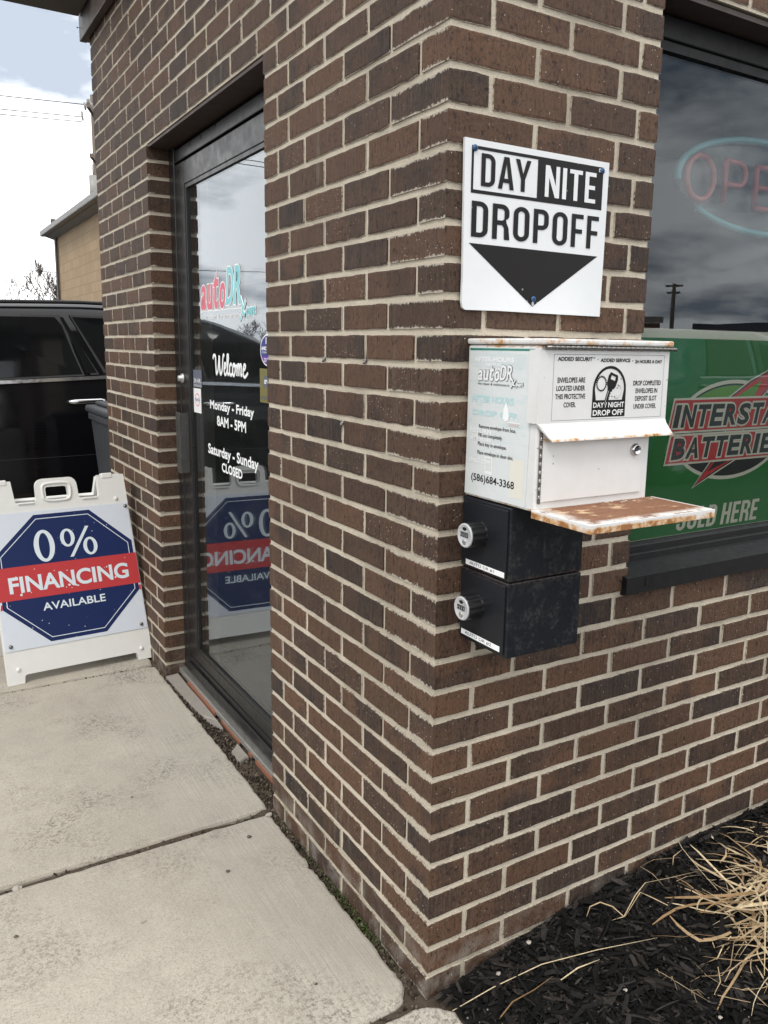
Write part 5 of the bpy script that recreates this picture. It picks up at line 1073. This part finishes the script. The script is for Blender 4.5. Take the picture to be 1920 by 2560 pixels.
car('parked_suv', 'black sport utility vehicle parked across the end of the walk', 'car', tw, M_['paint'], suv_top, sbelt, 1.95,
    windows=[[(-0.72, 1.142 + zg), (0.145, 1.186 + zg), (0.10, 1.33 + zg), (0.055, 1.50 + zg), (0.015, 1.553 + zg), (-0.67, 1.545 + zg)], [(0.185, 1.190 + zg), (0.238, 1.194 + zg), (0.068, 1.555 + zg), (0.048, 1.553 + zg)], [(0.30, 1.205 + zg), (1.02, 1.24 + zg), (0.86, 1.50 + zg), (0.80, 1.545 + zg), (0.125, 1.558 + zg)], [(-1.78, 1.10 + zg), (-0.80, 1.138 + zg), (-0.76, 1.535 + zg), (-0.90, 1.515 + zg), (-1.18, 1.41 + zg)]],
    handles=[(0.045, 0.275, 1.003 + zg), (-0.98, -0.75, 0.965 + zg)], belt_chrome=(-1.85, 1.05), wheels=[(-2.25, 0.385), (0.86, 0.385)], rail=(-0.75, 1.05, -0.012),
    seams=[[(0.285, 1.19 + zg), (0.33, 1.0 + zg), (0.36, 0.75 + zg), (0.33, 0.60 + zg)], [(-0.76, 1.14 + zg), (-0.78, 0.8 + zg), (-0.76, 0.45 + zg)], [(-1.9, 0.62 + zg), (-0.5, 0.635 + zg), (0.25, 0.645 + zg)]])
TY = -4.90; tw2 = lambda s, d, z: (10.9 - s, TY - d, GZ + z)
tk_top = [(0.0, 0.6), (0.05, 1.0), (0.2, 1.12), (1.25, 1.26), (1.95, 1.78), (2.35, 1.86), (3.6, 1.85), (3.92, 1.40), (4.0, 1.30), (4.75, 1.30), (4.80, 0.6)]
car('parked_pickup', 'teal crew-cab pickup seen only as a reflection in the shop window', 'truck', tw2, M_['tealpaint'], tk_top, lambda s: 1.28, 1.95,
    windows=[[(1.45, 1.31), (2.55, 1.31), (2.55, 1.74), (2.1, 1.72)], [(2.68, 1.31), (3.55, 1.31), (3.40, 1.74), (2.68, 1.74)]], handles=[(2.42, 2.62, 1.17), (3.50, 3.70, 1.18)], belt_chrome=(1.4, 3.7), wheels=[(0.85, 0.40), (3.98, 0.40)], seams=[[(2.64, 1.25), (2.64, 0.5)], [(3.75, 1.25), (3.72, 0.6)]])

# ------------------------------------------------------------------ planting bed
HX = [(-0.2, -0.085), (0.0, -0.064), (0.02, -0.056), (0.245, -0.012), (0.41, 0.008), (0.79, 0.050), (1.2, 0.058), (4, 0.06)]
def bed_h(x, y): return float(np.interp(x, [p[0] for p in HX], [p[1] for p in HX])) - 0.035 * min(1.0, abs(y) / 0.6) + 0.006 * math.sin(13 * x + 3) * math.sin(17 * y)
mb = MB(); xs_ = np.concatenate([np.linspace(0.035, 1.6, 60), np.linspace(1.7, 4.4, 14)]); ys_ = np.linspace(-1.6, 0.02, 44)
vs = [(x, y, bed_h(x, y) + rnd.uniform(-.004, .004)) for x in xs_ for y in ys_]; ny = len(ys_)
mb.add(vs, [(i * ny + j, (i + 1) * ny + j, (i + 1) * ny + j + 1, i * ny + j + 1) for i in range(len(xs_) - 1) for j in range(ny - 1)], True); struct('planting_bed', mb, M_['bedsoil'])
r = random.Random(77); cv, cf, ct = [], [], []
def chip(x, y, z, l, wd, th, az, pit, rol, tint):
    Rm = Matrix.Rotation(az, 3, 'Z') @ Matrix.Rotation(pit, 3, 'Y') @ Matrix.Rotation(rol, 3, 'X'); b = len(cv); bend = r.uniform(-0.12, 0.12) * l
    for i, f in enumerate((-0.5, 0.0, 0.5)):
        ww = wd * (r.uniform(0.35, 0.9) if i != 1 else 1.0)
        for sy, sz in ((-1, -1), (1, -1), (1, 1), (-1, 1)):
            p = Rm @ Vector((f * l, sy * ww / 2 + (bend if i == 1 else 0), sz * th / 2 + r.uniform(-.2, .2) * th)); cv.append((x + p.x, y + p.y, z + p.z)); ct.append(tint)
    for i in (0, 1): cf.extend([(b + i * 4 + k, b + i * 4 + (k + 1) % 4, b + i * 4 + 4 + (k + 1) % 4, b + i * 4 + 4 + k) for k in range(4)])
    cf.extend([(b + 3, b + 2, b + 1, b), (b + 8, b + 9, b + 10, b + 11)])
for k in range(15000):
    near = k < 11500
    x, y = (r.uniform(0.02, 1.35), r.uniform(-0.85, -0.006)) if near else (r.uniform(1.2, 3.2), r.uniform(-1.4, -0.006))
    if x < 0.045 - y * 0.22 - 0.02 and y < -0.02: continue
    l = min(0.085, r.lognormvariate(-3.75, 0.55)); wd = min(0.014, l * r.uniform(0.10, 0.34)); th = r.uniform(0.0015, 0.0045); pit = r.gauss(0, 0.22)
    az = r.uniform(0, math.pi)
    if abs(math.sin(az)) * l / 2 > -y - 0.004: az = r.gauss(0, 0.1)
    chip(x, y, bed_h(x, y) + r.uniform(0.0, 0.011) + abs(math.sin(pit)) * l * 0.35, l, wd, th, az, pit, r.gauss(0, 0.5), r.random() ** 3.0)
me = bpy.data.meshes.new('mulch'); me.from_pydata(cv, [], cf); me.materials.append(M_['chip']); ca = me.color_attributes.new('tint', 'FLOAT_COLOR', 'POINT'); ca.data.foreach_set('color', [c for t in ct for c in (t, t, t, 1)]); me.update()
tag(obj('mulch', me), 'black dyed bark mulch covering the planting bed', 'mulch', kind='stuff')

def pix(x, y, z):
    d = CAM_F + CAM_R * ((x - PCX) / FPX) - CAM_U * ((y - PCY) / FPX); t = (z - CAM_C.z) / d.z; return CAM_C + d * t
def on_bed(x, y, lift=0.012):
    p = pix(x, y, 0.0)
    for _ in range(6): p = pix(x, y, bed_h(p.x, p.y) + lift)
    return p
def blades(name, items, parent=None):
    mb = MB(); tints = []
    for pts, wd, tint in items:
        n0 = len(mb.v); pts = [Vector(p) for p in pts]; n = len(pts); up = Vector((r.uniform(-.4, .4), r.uniform(-.4, .4), 1)).normalized()
        mb.ribbon(pts, [wd * (0.55 + 0.45 * math.sin(math.pi * (0.15 + 0.8 * i / (n - 1)))) if i < n - 1 else wd * 0.25 for i in range(n)], up); tints += [tint] * (len(mb.v) - n0)
    me = mb.mesh(name, M_['straw']); ca = me.color_attributes.new('tint', 'FLOAT_COLOR', 'POINT'); ca.data.foreach_set('color', [c for t in tints for c in (t, t, t, 1)])
    o = obj(name, me, parent)
    if parent: o.matrix_parent_inverse = Matrix.Translation(-parent_loc(parent))
    return o
gc = Vector((0.865, -0.345, bed_h(0.865, -0.345)))
gp = thing('dry_grass_clump', 'dry straw coloured ornamental grass clump lying flat in the mulch', 'plant', gc)
items = []
for k in range(350):
    an = r.uniform(0, 6.28); rad = 0.20 * math.sqrt(r.random()); hump = 0.055 * max(0.0, 1 - (rad / 0.21) ** 2)
    p = gc + Vector((math.cos(an) * rad * 1.05, math.sin(an) * rad * 0.8, 0)); p.y = min(p.y, -0.10); p.z = bed_h(p.x, p.y) + 0.008 + r.random() ** 0.7 * hump
    a = r.gauss(0.25, 0.45) + (math.pi if r.random() < 0.62 else 0) if r.random() < 0.72 else r.uniform(0, 6.28)      # combed flat towards the walk
    el_ = R(r.gauss(3, 9)); L = r.uniform(0.06, 0.26); bendk = r.gauss(0, 0.16); pts = [p.copy()]; step = L / 6; kink = r.randrange(1, 6) if r.random() < 0.45 else -1
    for q in range(6):
        if q == kink: a += r.choice((-1, 1)) * r.uniform(0.5, 2.2); el_ += r.uniform(-0.4, 0.5)
        a += r.gauss(bendk, 0.10); el_ -= r.uniform(0.0, 0.10); p = p + Vector((math.cos(a) * math.cos(el_), math.sin(a) * math.cos(el_), math.sin(el_))) * step
        gz = bed_h(p.x, p.y) + 0.010
        if p.z < gz: p.z = gz + r.uniform(0, 0.006); el_ = abs(el_) * 0.3
        if p.y > -0.014: p.y = -0.014
        pts.append(p.copy())
    items.append((pts, r.choice((r.uniform(0.0014, 0.003), r.uniform(0.003, 0.006), r.uniform(0.005, 0.0085))), r.random()))
rz = lambda x, y: (1400 + x * 520 / 1659, 2000 + y * 520 / 1659)
def px_blade(pp, wd, tint, lifts): items.append(([on_bed(*rz(*q), lift=l) for q, l in zip(pp, lifts)], wd * 0.72, tint * 0.8))
px_blade([(1260, 720), (1100, 540), (975, 385), (920, 285)], 0.0035, 0.9, (0.03, 0.05, 0.07, 0.09)); px_blade([(680, 660), (900, 615), (1110, 565)], 0.003, 0.9, (0.025, 0.03, 0.03)); px_blade([(680, 660), (600, 760), (510, 930), (410, 960)], 0.0032, 0.7, (0.025, 0.03, 0.02, 0.014))
px_blade([(510, 930), (420, 850), (320, 815), (240, 850), (212, 930)], 0.0045, 0.6, (0.02, 0.025, 0.03, 0.025, 0.012)); px_blade([(860, 840), (740, 780), (640, 735), (520, 930)], 0.004, 0.6, (0.03, 0.035, 0.04, 0.02)); px_blade([(960, 460), (860, 465), (750, 475), (640, 530)], 0.003, 0.5, (0.03, 0.035, 0.035, 0.03))
px_blade([(640, 530), (740, 590), (830, 690)], 0.003, 0.4, (0.03, 0.03, 0.02)); px_blade([(900, 520), (905, 450), (980, 390)], 0.004, 0.5, (0.03, 0.05, 0.07)); px_blade([(1390, 1120), (1360, 1320), (1290, 1400), (1120, 1405), (1040, 1450)], 0.003, 0.35, (0.04, 0.03, 0.02, 0.014, 0.012)); px_blade([(1260, 1330), (1280, 1450), (1230, 1550), (1450, 1600), (1650, 1640)], 0.0028, 0.7, (0.03, 0.02, 0.015, 0.015, 0.015))
px_blade([(1270, 600), (1275, 570), (1450, 530), (1500, 560)], 0.003, 0.8, (0.04, 0.05, 0.06, 0.05)); px_blade([(1640, 600), (1560, 720), (1640, 900), (1630, 1400)], 0.007, 0.8, (0.07, 0.08, 0.10, 0.05)); px_blade([(1400, 1530), (1500, 1500), (1659, 1650)], 0.007, 0.6, (0.012, 0.02, 0.02))
blades('leaves', items, gp)
tg = thing('dry_grass_tuft', 'small tuft of dry grass against the wall at the right edge', 'plant', on_bed(1915, 2090, 0))
items = []
for k in range(26):
    a = r.uniform(2.4, 4.2); p = Vector(on_bed(1925, 2085, 0.01)) + Vector((r.uniform(-.04, .08), r.uniform(-.05, .03), 0)); pts = [p]; el_ = R(r.uniform(5, 40))
    for q in range(5):
        a += r.gauss(0, 0.2); el_ -= r.uniform(0.05, 0.25); p = p + Vector((math.cos(a) * math.cos(el_), math.sin(a) * math.cos(el_), math.sin(el_))) * r.uniform(0.012, 0.028); p.z = max(p.z, bed_h(p.x, p.y) + 0.008); p.y = min(p.y, -0.012); pts.append(p.copy())
    items.append((pts, r.uniform(0.0015, 0.0035), r.random()))
blades('leaves', items, tg)
z8 = lambda x, y: (920 + x * 1000 / 1659, 1600 + y * 1000 / 1659)
for nm, lab, pts, wd in (('straw_stem', 'long pale straw stem lying across the mulch to the slab corner', [(350, 1538), (520, 1440), (720, 1345), (950, 1285), (1200, 1235)], 0.0024), ('straw_stem', 'short curved straw stem lying on the mulch near the wall', [(800, 1410), (870, 1360), (960, 1325)], 0.003), ('straw_stem', 'thin branched dry weed stem at the bottom of the bed', [(1190, 1365), (1260, 1405), (1340, 1455), (1415, 1500)], 0.0022), ('straw_stem', 'dark brown twig lying low in the mulch', [(545, 1570), (600, 1500), (690, 1450), (765, 1395)], 0.0045)):
    items = [([on_bed(*z8(*q), lift=0.023) for q in pts], wd, 0.9 if 'pale' in lab or 'short' in lab else (0.5 if 'weed' in lab else 0.0))]
    if 'weed' in lab:
        for k in range(9):
            q = r.uniform(0.1, 0.9); a = items[0][0][int(q * 3)]; b = a + Vector((r.uniform(-.03, .02), r.uniform(-.05, .01), r.uniform(0, .012))); items.append(([a, (a + b) / 2 + Vector((0.004, 0.004, 0.004)), b], 0.001, 0.5))
    o = blades(nm, items); tag(o, lab, 'straw', 'straw stems on the mulch')
# stray stones
for k, (x, y, z, sz, lab, m) in enumerate(((623, 2094, WALK, 0.007, 'dark pebble lying on the slab in front of the door', 'darkpebble'), (40, 2343, WALK, 0.005, 'tiny dark pebble at the left edge of the near slab', 'darkpebble'), (790, 2461, WALK, 0.004, 'small brown pebble low on the near slab', 'darkpebble'), (330, 1994, WALK, 0.004, 'brown crumb in the middle of the second slab', 'darkpebble'), (672, 2040, WALK, 0.010, 'white concrete chip on the slab joint near the wall', 'pebble'), (42, 2225, WALK - 0.006, 0.012, 'white concrete chip in the slab joint at left', 'pebble'), (570, 2180, WALK, 0.006, 'dry leaf scrap on the near slab', 'darkpebble'), (1322, 2358, None, 0.006, 'white pebble in the mulch near the brick corner', 'pebble'), (1246, 2436, None, 0.006, 'pale tan pebble in the mulch by the wall base', 'pebble'), (1563, 2478, None, 0.005, 'round grey pebble in the middle of the mulch', 'pebble'), (1250, 2150, WALK - 0.05, 0.0, '', ''), (1800, 2546, None, 0.005, 'white stone chip in the mulch at the bottom edge', 'pebble'), (1880, 2155, None, 0.006, 'grey pebble in the mulch right of the grass', 'pebble'))):
    if not sz: continue
    p = pix(x, y, z) if z is not None else on_bed(x, y, 0.012)
    bm = bmesh.new(); bmesh.ops.create_icosphere(bm, subdivisions=2, radius=sz)
    for v in bm.verts: v.co = Vector((v.co.x * 1.15, v.co.y * 0.9, v.co.z * 0.55)) * r.uniform(0.70, 1.12)
    me = bpy.data.meshes.new('pebble'); bm.to_mesh(me); bm.free(); me.materials.append(M_[m]); tag(obj('pebble', me, None, (p.x, p.y, p.z + sz * 0.45)), lab, 'stone', 'stray stones on the ground')
# broken sill stones in the doorway, soil crumbs and moss
def flat_stone(pts, z0, z1, lab):
    o = MB(); n = len(pts); q = []
    for i in range(n):
        a, b = Vector(pts[i]), Vector(pts[(i + 1) % n])
        for f in (0, 0.33, 0.66): c = a.lerp(b, f); q.append((c.x + r.uniform(-.002, .002), c.y + r.uniform(-.002, .002)))
    c = Vector((sum(p[0] for p in q) / len(q), sum(p[1] for p in q) / len(q)))
    m = len(q); rings = [[(c.x + (a - c.x) * f, c.y + (b - c.y) * f, z) for a, b in q] for f, z in ((0.94, z1), (1.0, z1 - 0.005), (1.0, z0))]
    o.add([p for g_ in rings for p in g_], [tuple(range(m))] + [(k * m + i, (k + 1) * m + i, (k + 1) * m + (i + 1) % m, k * m + (i + 1) % m) for k in (0, 1) for i in range(m)]); return tag(o.build('sill_stone', M_['stone']), lab, 'stone', 'broken sill stones in the doorway')
flat_stone([(0.016, 1.60), (0.049, 1.53), (0.049, 2.085), (-0.004, 2.08), (0.002, 1.80)], -0.09, -0.044, 'long broken sill stone along the far half of the threshold')
flat_stone([(0.014, 1.565), (0.047, 1.475), (0.048, 1.52), (0.016, 1.59)], -0.09, -0.046, 'small cracked sill stone beside the long one')
flat_stone([(0.010, 1.205), (0.049, 1.222), (0.049, 1.335), (0.012, 1.29)], -0.09, -0.045, 'lone broken sill stone by the near half of the threshold')
cv, cf, ct = [], [], []
for k in range(2600):
    if k < 1900: x, y = r.uniform(-0.012, 0.050), r.uniform(0.86, 2.1)
    elif k < 2300: x, y = r.uniform(-0.024, -0.001), r.uniform(0.02, 0.88)
    else: x, y = r.uniform(-1.0, -0.02), r.choice((0.875, 2.237, 0.0)) + r.uniform(-0.008, 0.008)
    s_ = r.uniform(0.0015, 0.005); chip(x, y, -0.060 + r.uniform(-0.004, 0.006), s_ * 2, s_ * 1.4, s_ * 1.2, r.uniform(0, 3), r.uniform(-1, 1), r.uniform(-1, 1), r.random() ** 2)
me = bpy.data.meshes.new('soil_crumbs'); me.from_pydata(cv, [], cf); me.materials.append(straw_mat('crumb', (0.030, 0.023, 0.017), (0.17, 0.14, 0.105))); ca = me.color_attributes.new('tint', 'FLOAT_COLOR', 'POINT'); ca.data.foreach_set('color', [c for t in ct for c in (t, t, t, 1)]); me.update()
tag(obj('soil_crumbs', me), 'brown soil crumbs and grit between the slabs and the wall', 'grit', kind='stuff')
cv, cf, ct = [], [], []
for k in range(420):
    y = r.choice((r.uniform(0.1, 0.8), r.gauss(0.40, 0.04), r.gauss(0.25, 0.04))); x = r.uniform(-0.022, -0.003); s_ = r.uniform(0.002, 0.005); chip(x, y, -0.055 + r.uniform(0, 0.008), s_, s_ * 0.8, 0.0006, r.uniform(0, 3), r.uniform(-1, 1), r.uniform(-1, 1), r.random())
me = bpy.data.meshes.new('moss'); me.from_pydata(cv, [], cf); me.materials.append(straw_mat('moss_green', (0.025, 0.035, 0.012), (0.09, 0.13, 0.03))); ca = me.color_attributes.new('tint', 'FLOAT_COLOR', 'POINT'); ca.data.foreach_set('color', [c for t in ct for c in (t, t, t, 1)]); me.update()
tag(obj('moss', me), 'green moss and tiny weeds in the gap beside the brick wall', 'moss', kind='stuff')

# ------------------------------------------------------------------ background
tan_g = G('tan_shingle'); p = tan_g.pos(); sq = tan_g.n('ShaderNodeSeparateXYZ', {0: p})
bt = tan_g.n('ShaderNodeTexBrick', {'Vector': tan_g.n('ShaderNodeCombineXYZ', {0: sq.outputs[1], 1: sq.outputs[2]}).outputs[0], 'Scale': 1.0, 'Brick Width': 0.34, 'Row Height': 0.20, 'Mortar Size': 0.006, 'Color1': (0.33, 0.235, 0.135), 'Color2': (0.39, 0.285, 0.17), 'Mortar': (0.22, 0.15, 0.085)})
TAN = tan_g.fin(tan_g.mix(tan_g.ramp(tan_g.noise(tan_g.map(p, (1, 12, 2)), 1.0, 4), [(0.35, 0.0), (0.7, 0.35)]), bt.outputs[0], (0.27, 0.19, 0.11)), 0.85, tan_g.bump(bt.outputs['Fac'], -0.5, 0.02))
tb = thing('tan_building', 'tan shingled building with metal gutter behind the parked vehicle', 'building', (2.6, 16, GZ))
MB().box(2.62, 12, 9.0, 20.40, GZ, 3.86).build('wall', TAN, tb)
m = MB(); m.box(2.585, 2.68, 20.30, 20.44, GZ, 3.84); m.box(2.56, 2.60, 20.12, 20.20, GZ, 3.84); m.build('corner_trim', M_['darktrim'], tb)
m = MB(); m.add([(2.42, 8.8, 3.90), (2.42, 20.62, 3.90), (2.62, 20.62, 3.84), (2.62, 8.8, 3.84), (2.42, 8.8, 4.02), (2.42, 20.62, 4.02), (7.0, 20.62, 5.3), (7.0, 8.8, 5.3)], [(0, 1, 5, 4), (0, 3, 2, 1), (4, 5, 6, 7), (1, 2, 6, 5)]); m.build('roof', M_['gutter'], tb)
m = MB(); m.box(2.30, 2.42, 8.8, 20.64, 3.90, 4.03, bev=0.02); m.build('gutter', M_['gutter'], tb)
m = MB(); m.tube([(2.52, 20.0, 4.0), (2.52, 20.0, 4.25)], 0.06, 8); m.build('roof_vent', M_['darktrim'], tb)

def polar(az, dist, z): return Vector((CAM_C.x + dist * math.sin(R(az)), CAM_C.y + dist * math.cos(R(az)), z))
def el(deg, dist): return CAM_C.z + dist * math.tan(R(deg))
D = 35.0; up_ = thing('utility_pole', 'wooden utility pole with crossarms rising behind the brick corner', 'utility pole', polar(11.85, D, GZ))
b0 = polar(11.85, D, GZ); m = MB(); m.tube([b0, b0 + Vector((0, 0, el(14.8, D) - GZ))], [0.17, 0.12], 12); m.build('post', M_['wood'], up_)
def arm(z, l, ax_): 
    m = MB(); a = b0 + Vector((0, 0, z - GZ)); m.add([], []); d = Vector(ax_).normalized(); s1 = d.cross(Vector((0, 0, 1))).normalized() * 0.06
    c = [a + d * e_ * l + s1 * f_ + Vector((0, 0, g_)) for e_ in (-1, 1) for f_ in (-1, 1) for g_ in (-0.07, 0.07)]
    m.add(c, [(0, 1, 3, 2), (4, 6, 7, 5), (0, 4, 5, 1), (2, 3, 7, 6), (0, 2, 6, 4), (1, 5, 7, 3)]); m.build('crossarm', M_['wood'], up_); return a, d
A1, d1 = arm(el(13.75, D), 1.25, (-0.36, -0.93, 0.0)); A2, d2 = arm(el(11.1, D), 1.1, (-0.36, -0.93, 0.0))
ins = []
for q in (-1.15, -0.55, 0.55, 1.15):
    m = MB(); c = A1 + d1 * q; m.lathe([(0.03, 0.07), (0.075, 0.10), (0.05, 0.16), (0.075, 0.2), (0.03, 0.26)], Matrix.Translation(c), 10); m.build('insulator', M_['insul'], up_)
for az_, e0, e1_ in ((11.30, 14.35, 13.95), (11.12, 13.85, 13.35)):
    m = MB(); m.tube([polar(az_, D - 1, el(e0, D - 1)), polar(az_ + 0.06, D - 1, el(e1_, D - 1))], [0.045, 0.03], 8); m.build('insulator', M_['insul'], up_)
m = MB(); t0 = polar(11.62, D - 0.5, el(8.5, D - .5)); m.tube([t0, t0 + Vector((0, 0, 1.1))], 0.16, 12); m.tube([t0 + Vector((0, 0, 1.1)), t0 + Vector((0, 0, 1.5))], 0.03, 6); m.build('transformer', M_['insul'], up_)
def wirepath(a, b, sag, n=24): return [a.lerp(b, i / n) - Vector((0, 0, sag * 4 * (i / n) * (1 - i / n))) for i in range(n + 1)]
for lab, (a0, e0), (a1, e1_) in (('topmost power line crossing the sky towards the utility pole', (-60, 7.5), (11.45, 14.25)), ('middle power line crossing the sky towards the utility pole', (-60, 7.0), (11.2, 13.55)), ('third power line just under the middle one', (-60, 6.8), (11.15, 13.28))):
    m = MB(); m.tube(wirepath(polar(a0, 58, el(e0, 58)), polar(a1, D, el(e1_, D)), 0.8), 0.016, 5); tag(m.build('power_line', M_['wire']), lab, 'wire', 'overhead wires')
m = MB(); m.tube(wirepath(polar(-45, 50, el(5.0, 50)), polar(14, 40, el(4.2, 40)), 0.25), 0.014, 5); tag(m.build('power_line', M_['wire']), 'lowest telephone cable crossing in front of the bare trees', 'wire', 'overhead wires')
# bare trees
def tree(az, dist, h, seed, label, spread=0.5, depth=7):
    q = random.Random(seed); base = polar(az, dist, GZ); t = thing('bare_tree', label, 'tree', base, 'bare trees beyond the parking area')
    tr = MB(); cr = MB()
    def grow(p, d, l, rad, lev):
        n = 4; pts = [p]; cur = p; dd = d
        for i in range(n): dd = (dd + Vector((q.gauss(0, .10), q.gauss(0, .10), q.gauss(0.03, .06)))).normalized(); cur = cur + dd * l / n; pts.append(cur)
        (tr if lev == 0 else cr).tube(pts, [rad * (1 - 0.45 * i / n) for i in range(n + 1)], 6 if lev < 2 else 3, caps=False)
        if lev >= depth: return
        for i in range(q.choice((2, 3, 3)) if lev else 5):
            f = q.uniform(0.45, 1.0); a = q.uniform(0, 6.28); k = q.uniform(0.35, 0.85) * spread * 1.5
            o = dd.orthogonal().normalized(); o = Matrix.Rotation(a, 3, dd) @ o; nd = (dd + o * k + Vector((0, 0, 0.15))).normalized(); idx = min(n, int(round(f * n)))
            grow(pts[idx], nd, l * q.uniform(0.58, 0.82), max(0.012, rad * 0.58), lev + 1)
    grow(base, Vector((0, 0, 1)), h * 0.34, h * 0.014, 0); tr.build('trunk', M_['bark'], t); cr.build('crown', M_['bark'], t); return t
tree(8.45, 44, 6.2, 3, 'rounded bare tree between the tan building and the sky gap', 0.55); tree(5.4, 36, 5.0, 8, 'leaning bare tree at the left edge of the photo', 0.6, 5); tree(6.9, 40, 4.0, 12, 'low thin bare saplings left of the rounded tree', 0.45, 4)
for k, az in enumerate((-19.5, -21.4, -23.0, -25.5, -29, -33)): tree(az, 62 + 3 * k, 4.3 + 0.5 * (k % 3), 30 + k, ['tallest', 'second', 'third', 'fourth', 'fifth', 'farthest'][k] + ' bare tree in the distant row mirrored in the door glass', 0.6, 5)
# across the lot behind the camera (seen as reflections in the shop window)
rp = lambda az, dist, z: Vector((0.7 + dist * math.sin(R(az)), 0.1 - dist * math.cos(R(az)), z))
pp = thing('utility_pole', 'distant utility pole across the road mirrored in the shop window', 'utility pole', rp(49.6, 80, GZ)); m = MB(); a = rp(49.6, 80, GZ); zt_ = CAM_C.z + 80 * math.tan(R(4.47)); m.tube([a, Vector((a.x, a.y, zt_))], [0.22, 0.15], 10); m.build('post', M_['wood'], pp)
for z_, l in ((4.33, 0.75), (3.9, 0.55)):
    m = MB(); c = Vector((a.x, a.y, CAM_C.z + 80 * math.tan(R(z_)))); d = Vector((math.cos(R(49.6)), math.sin(R(49.6)), 0)); m.tube([c - d * l, c + d * l], 0.09, 6); m.build('crossarm', M_['wood'], pp)
sb = thing('store_building', 'low dark store building across the road mirrored in the shop window', 'building', rp(56, 62, GZ))
def far_box(az0, az1, dist, z1, mat, nm, par):
    m = MB(); c = [rp(az0, dist, GZ), rp(az1, dist, GZ), rp(az1, dist + 12, GZ), rp(az0, dist + 12, GZ)]; m.add(c + [Vector((v.x, v.y, z1)) for v in c], [(0, 1, 5, 4), (1, 2, 6, 5), (2, 3, 7, 6), (3, 0, 4, 7), (4, 5, 6, 7)]); return m.build(nm, mat, par)
far_box(50.9, 72, 62, CAM_C.z + 62 * math.tan(R(1.95)), simple('store_wall', (0.03, 0.035, 0.06), 0.6), 'wall', sb); far_box(50.6, 72.2, 61.6, CAM_C.z + 61.6 * math.tan(R(1.2)), simple('store_front', (0.12, 0.11, 0.10), 0.6), 'front', sb)
sb2 = thing('red_brick_building', 'low red brick building with pale roof edge mirrored in the shop window', 'building', rp(40, 70, GZ)); far_box(22, 48.9, 70, CAM_C.z + 70 * math.tan(R(1.9)), simple('far_red_brick', (0.20, 0.075, 0.055), 0.8), 'wall', sb2); far_box(21.8, 49.1, 69.6, CAM_C.z + 70 * math.tan(R(2.15)), simple('far_roof_edge', (0.3, 0.27, 0.23), 0.8), 'roof_edge', sb2) if False else None
m = MB(); c0, c1 = rp(21.8, 69.5, 0), rp(49.1, 69.5, 0); z0_ = CAM_C.z + 70 * math.tan(R(1.9)); m.add([(c0.x, c0.y, z0_), (c1.x, c1.y, z0_), (c1.x, c1.y, z0_ + 0.5), (c0.x, c0.y, z0_ + 0.5)], [(0, 1, 2, 3)]); m.build('roof_edge', simple('far_roof_edge', (0.3, 0.27, 0.23), 0.8), sb2)
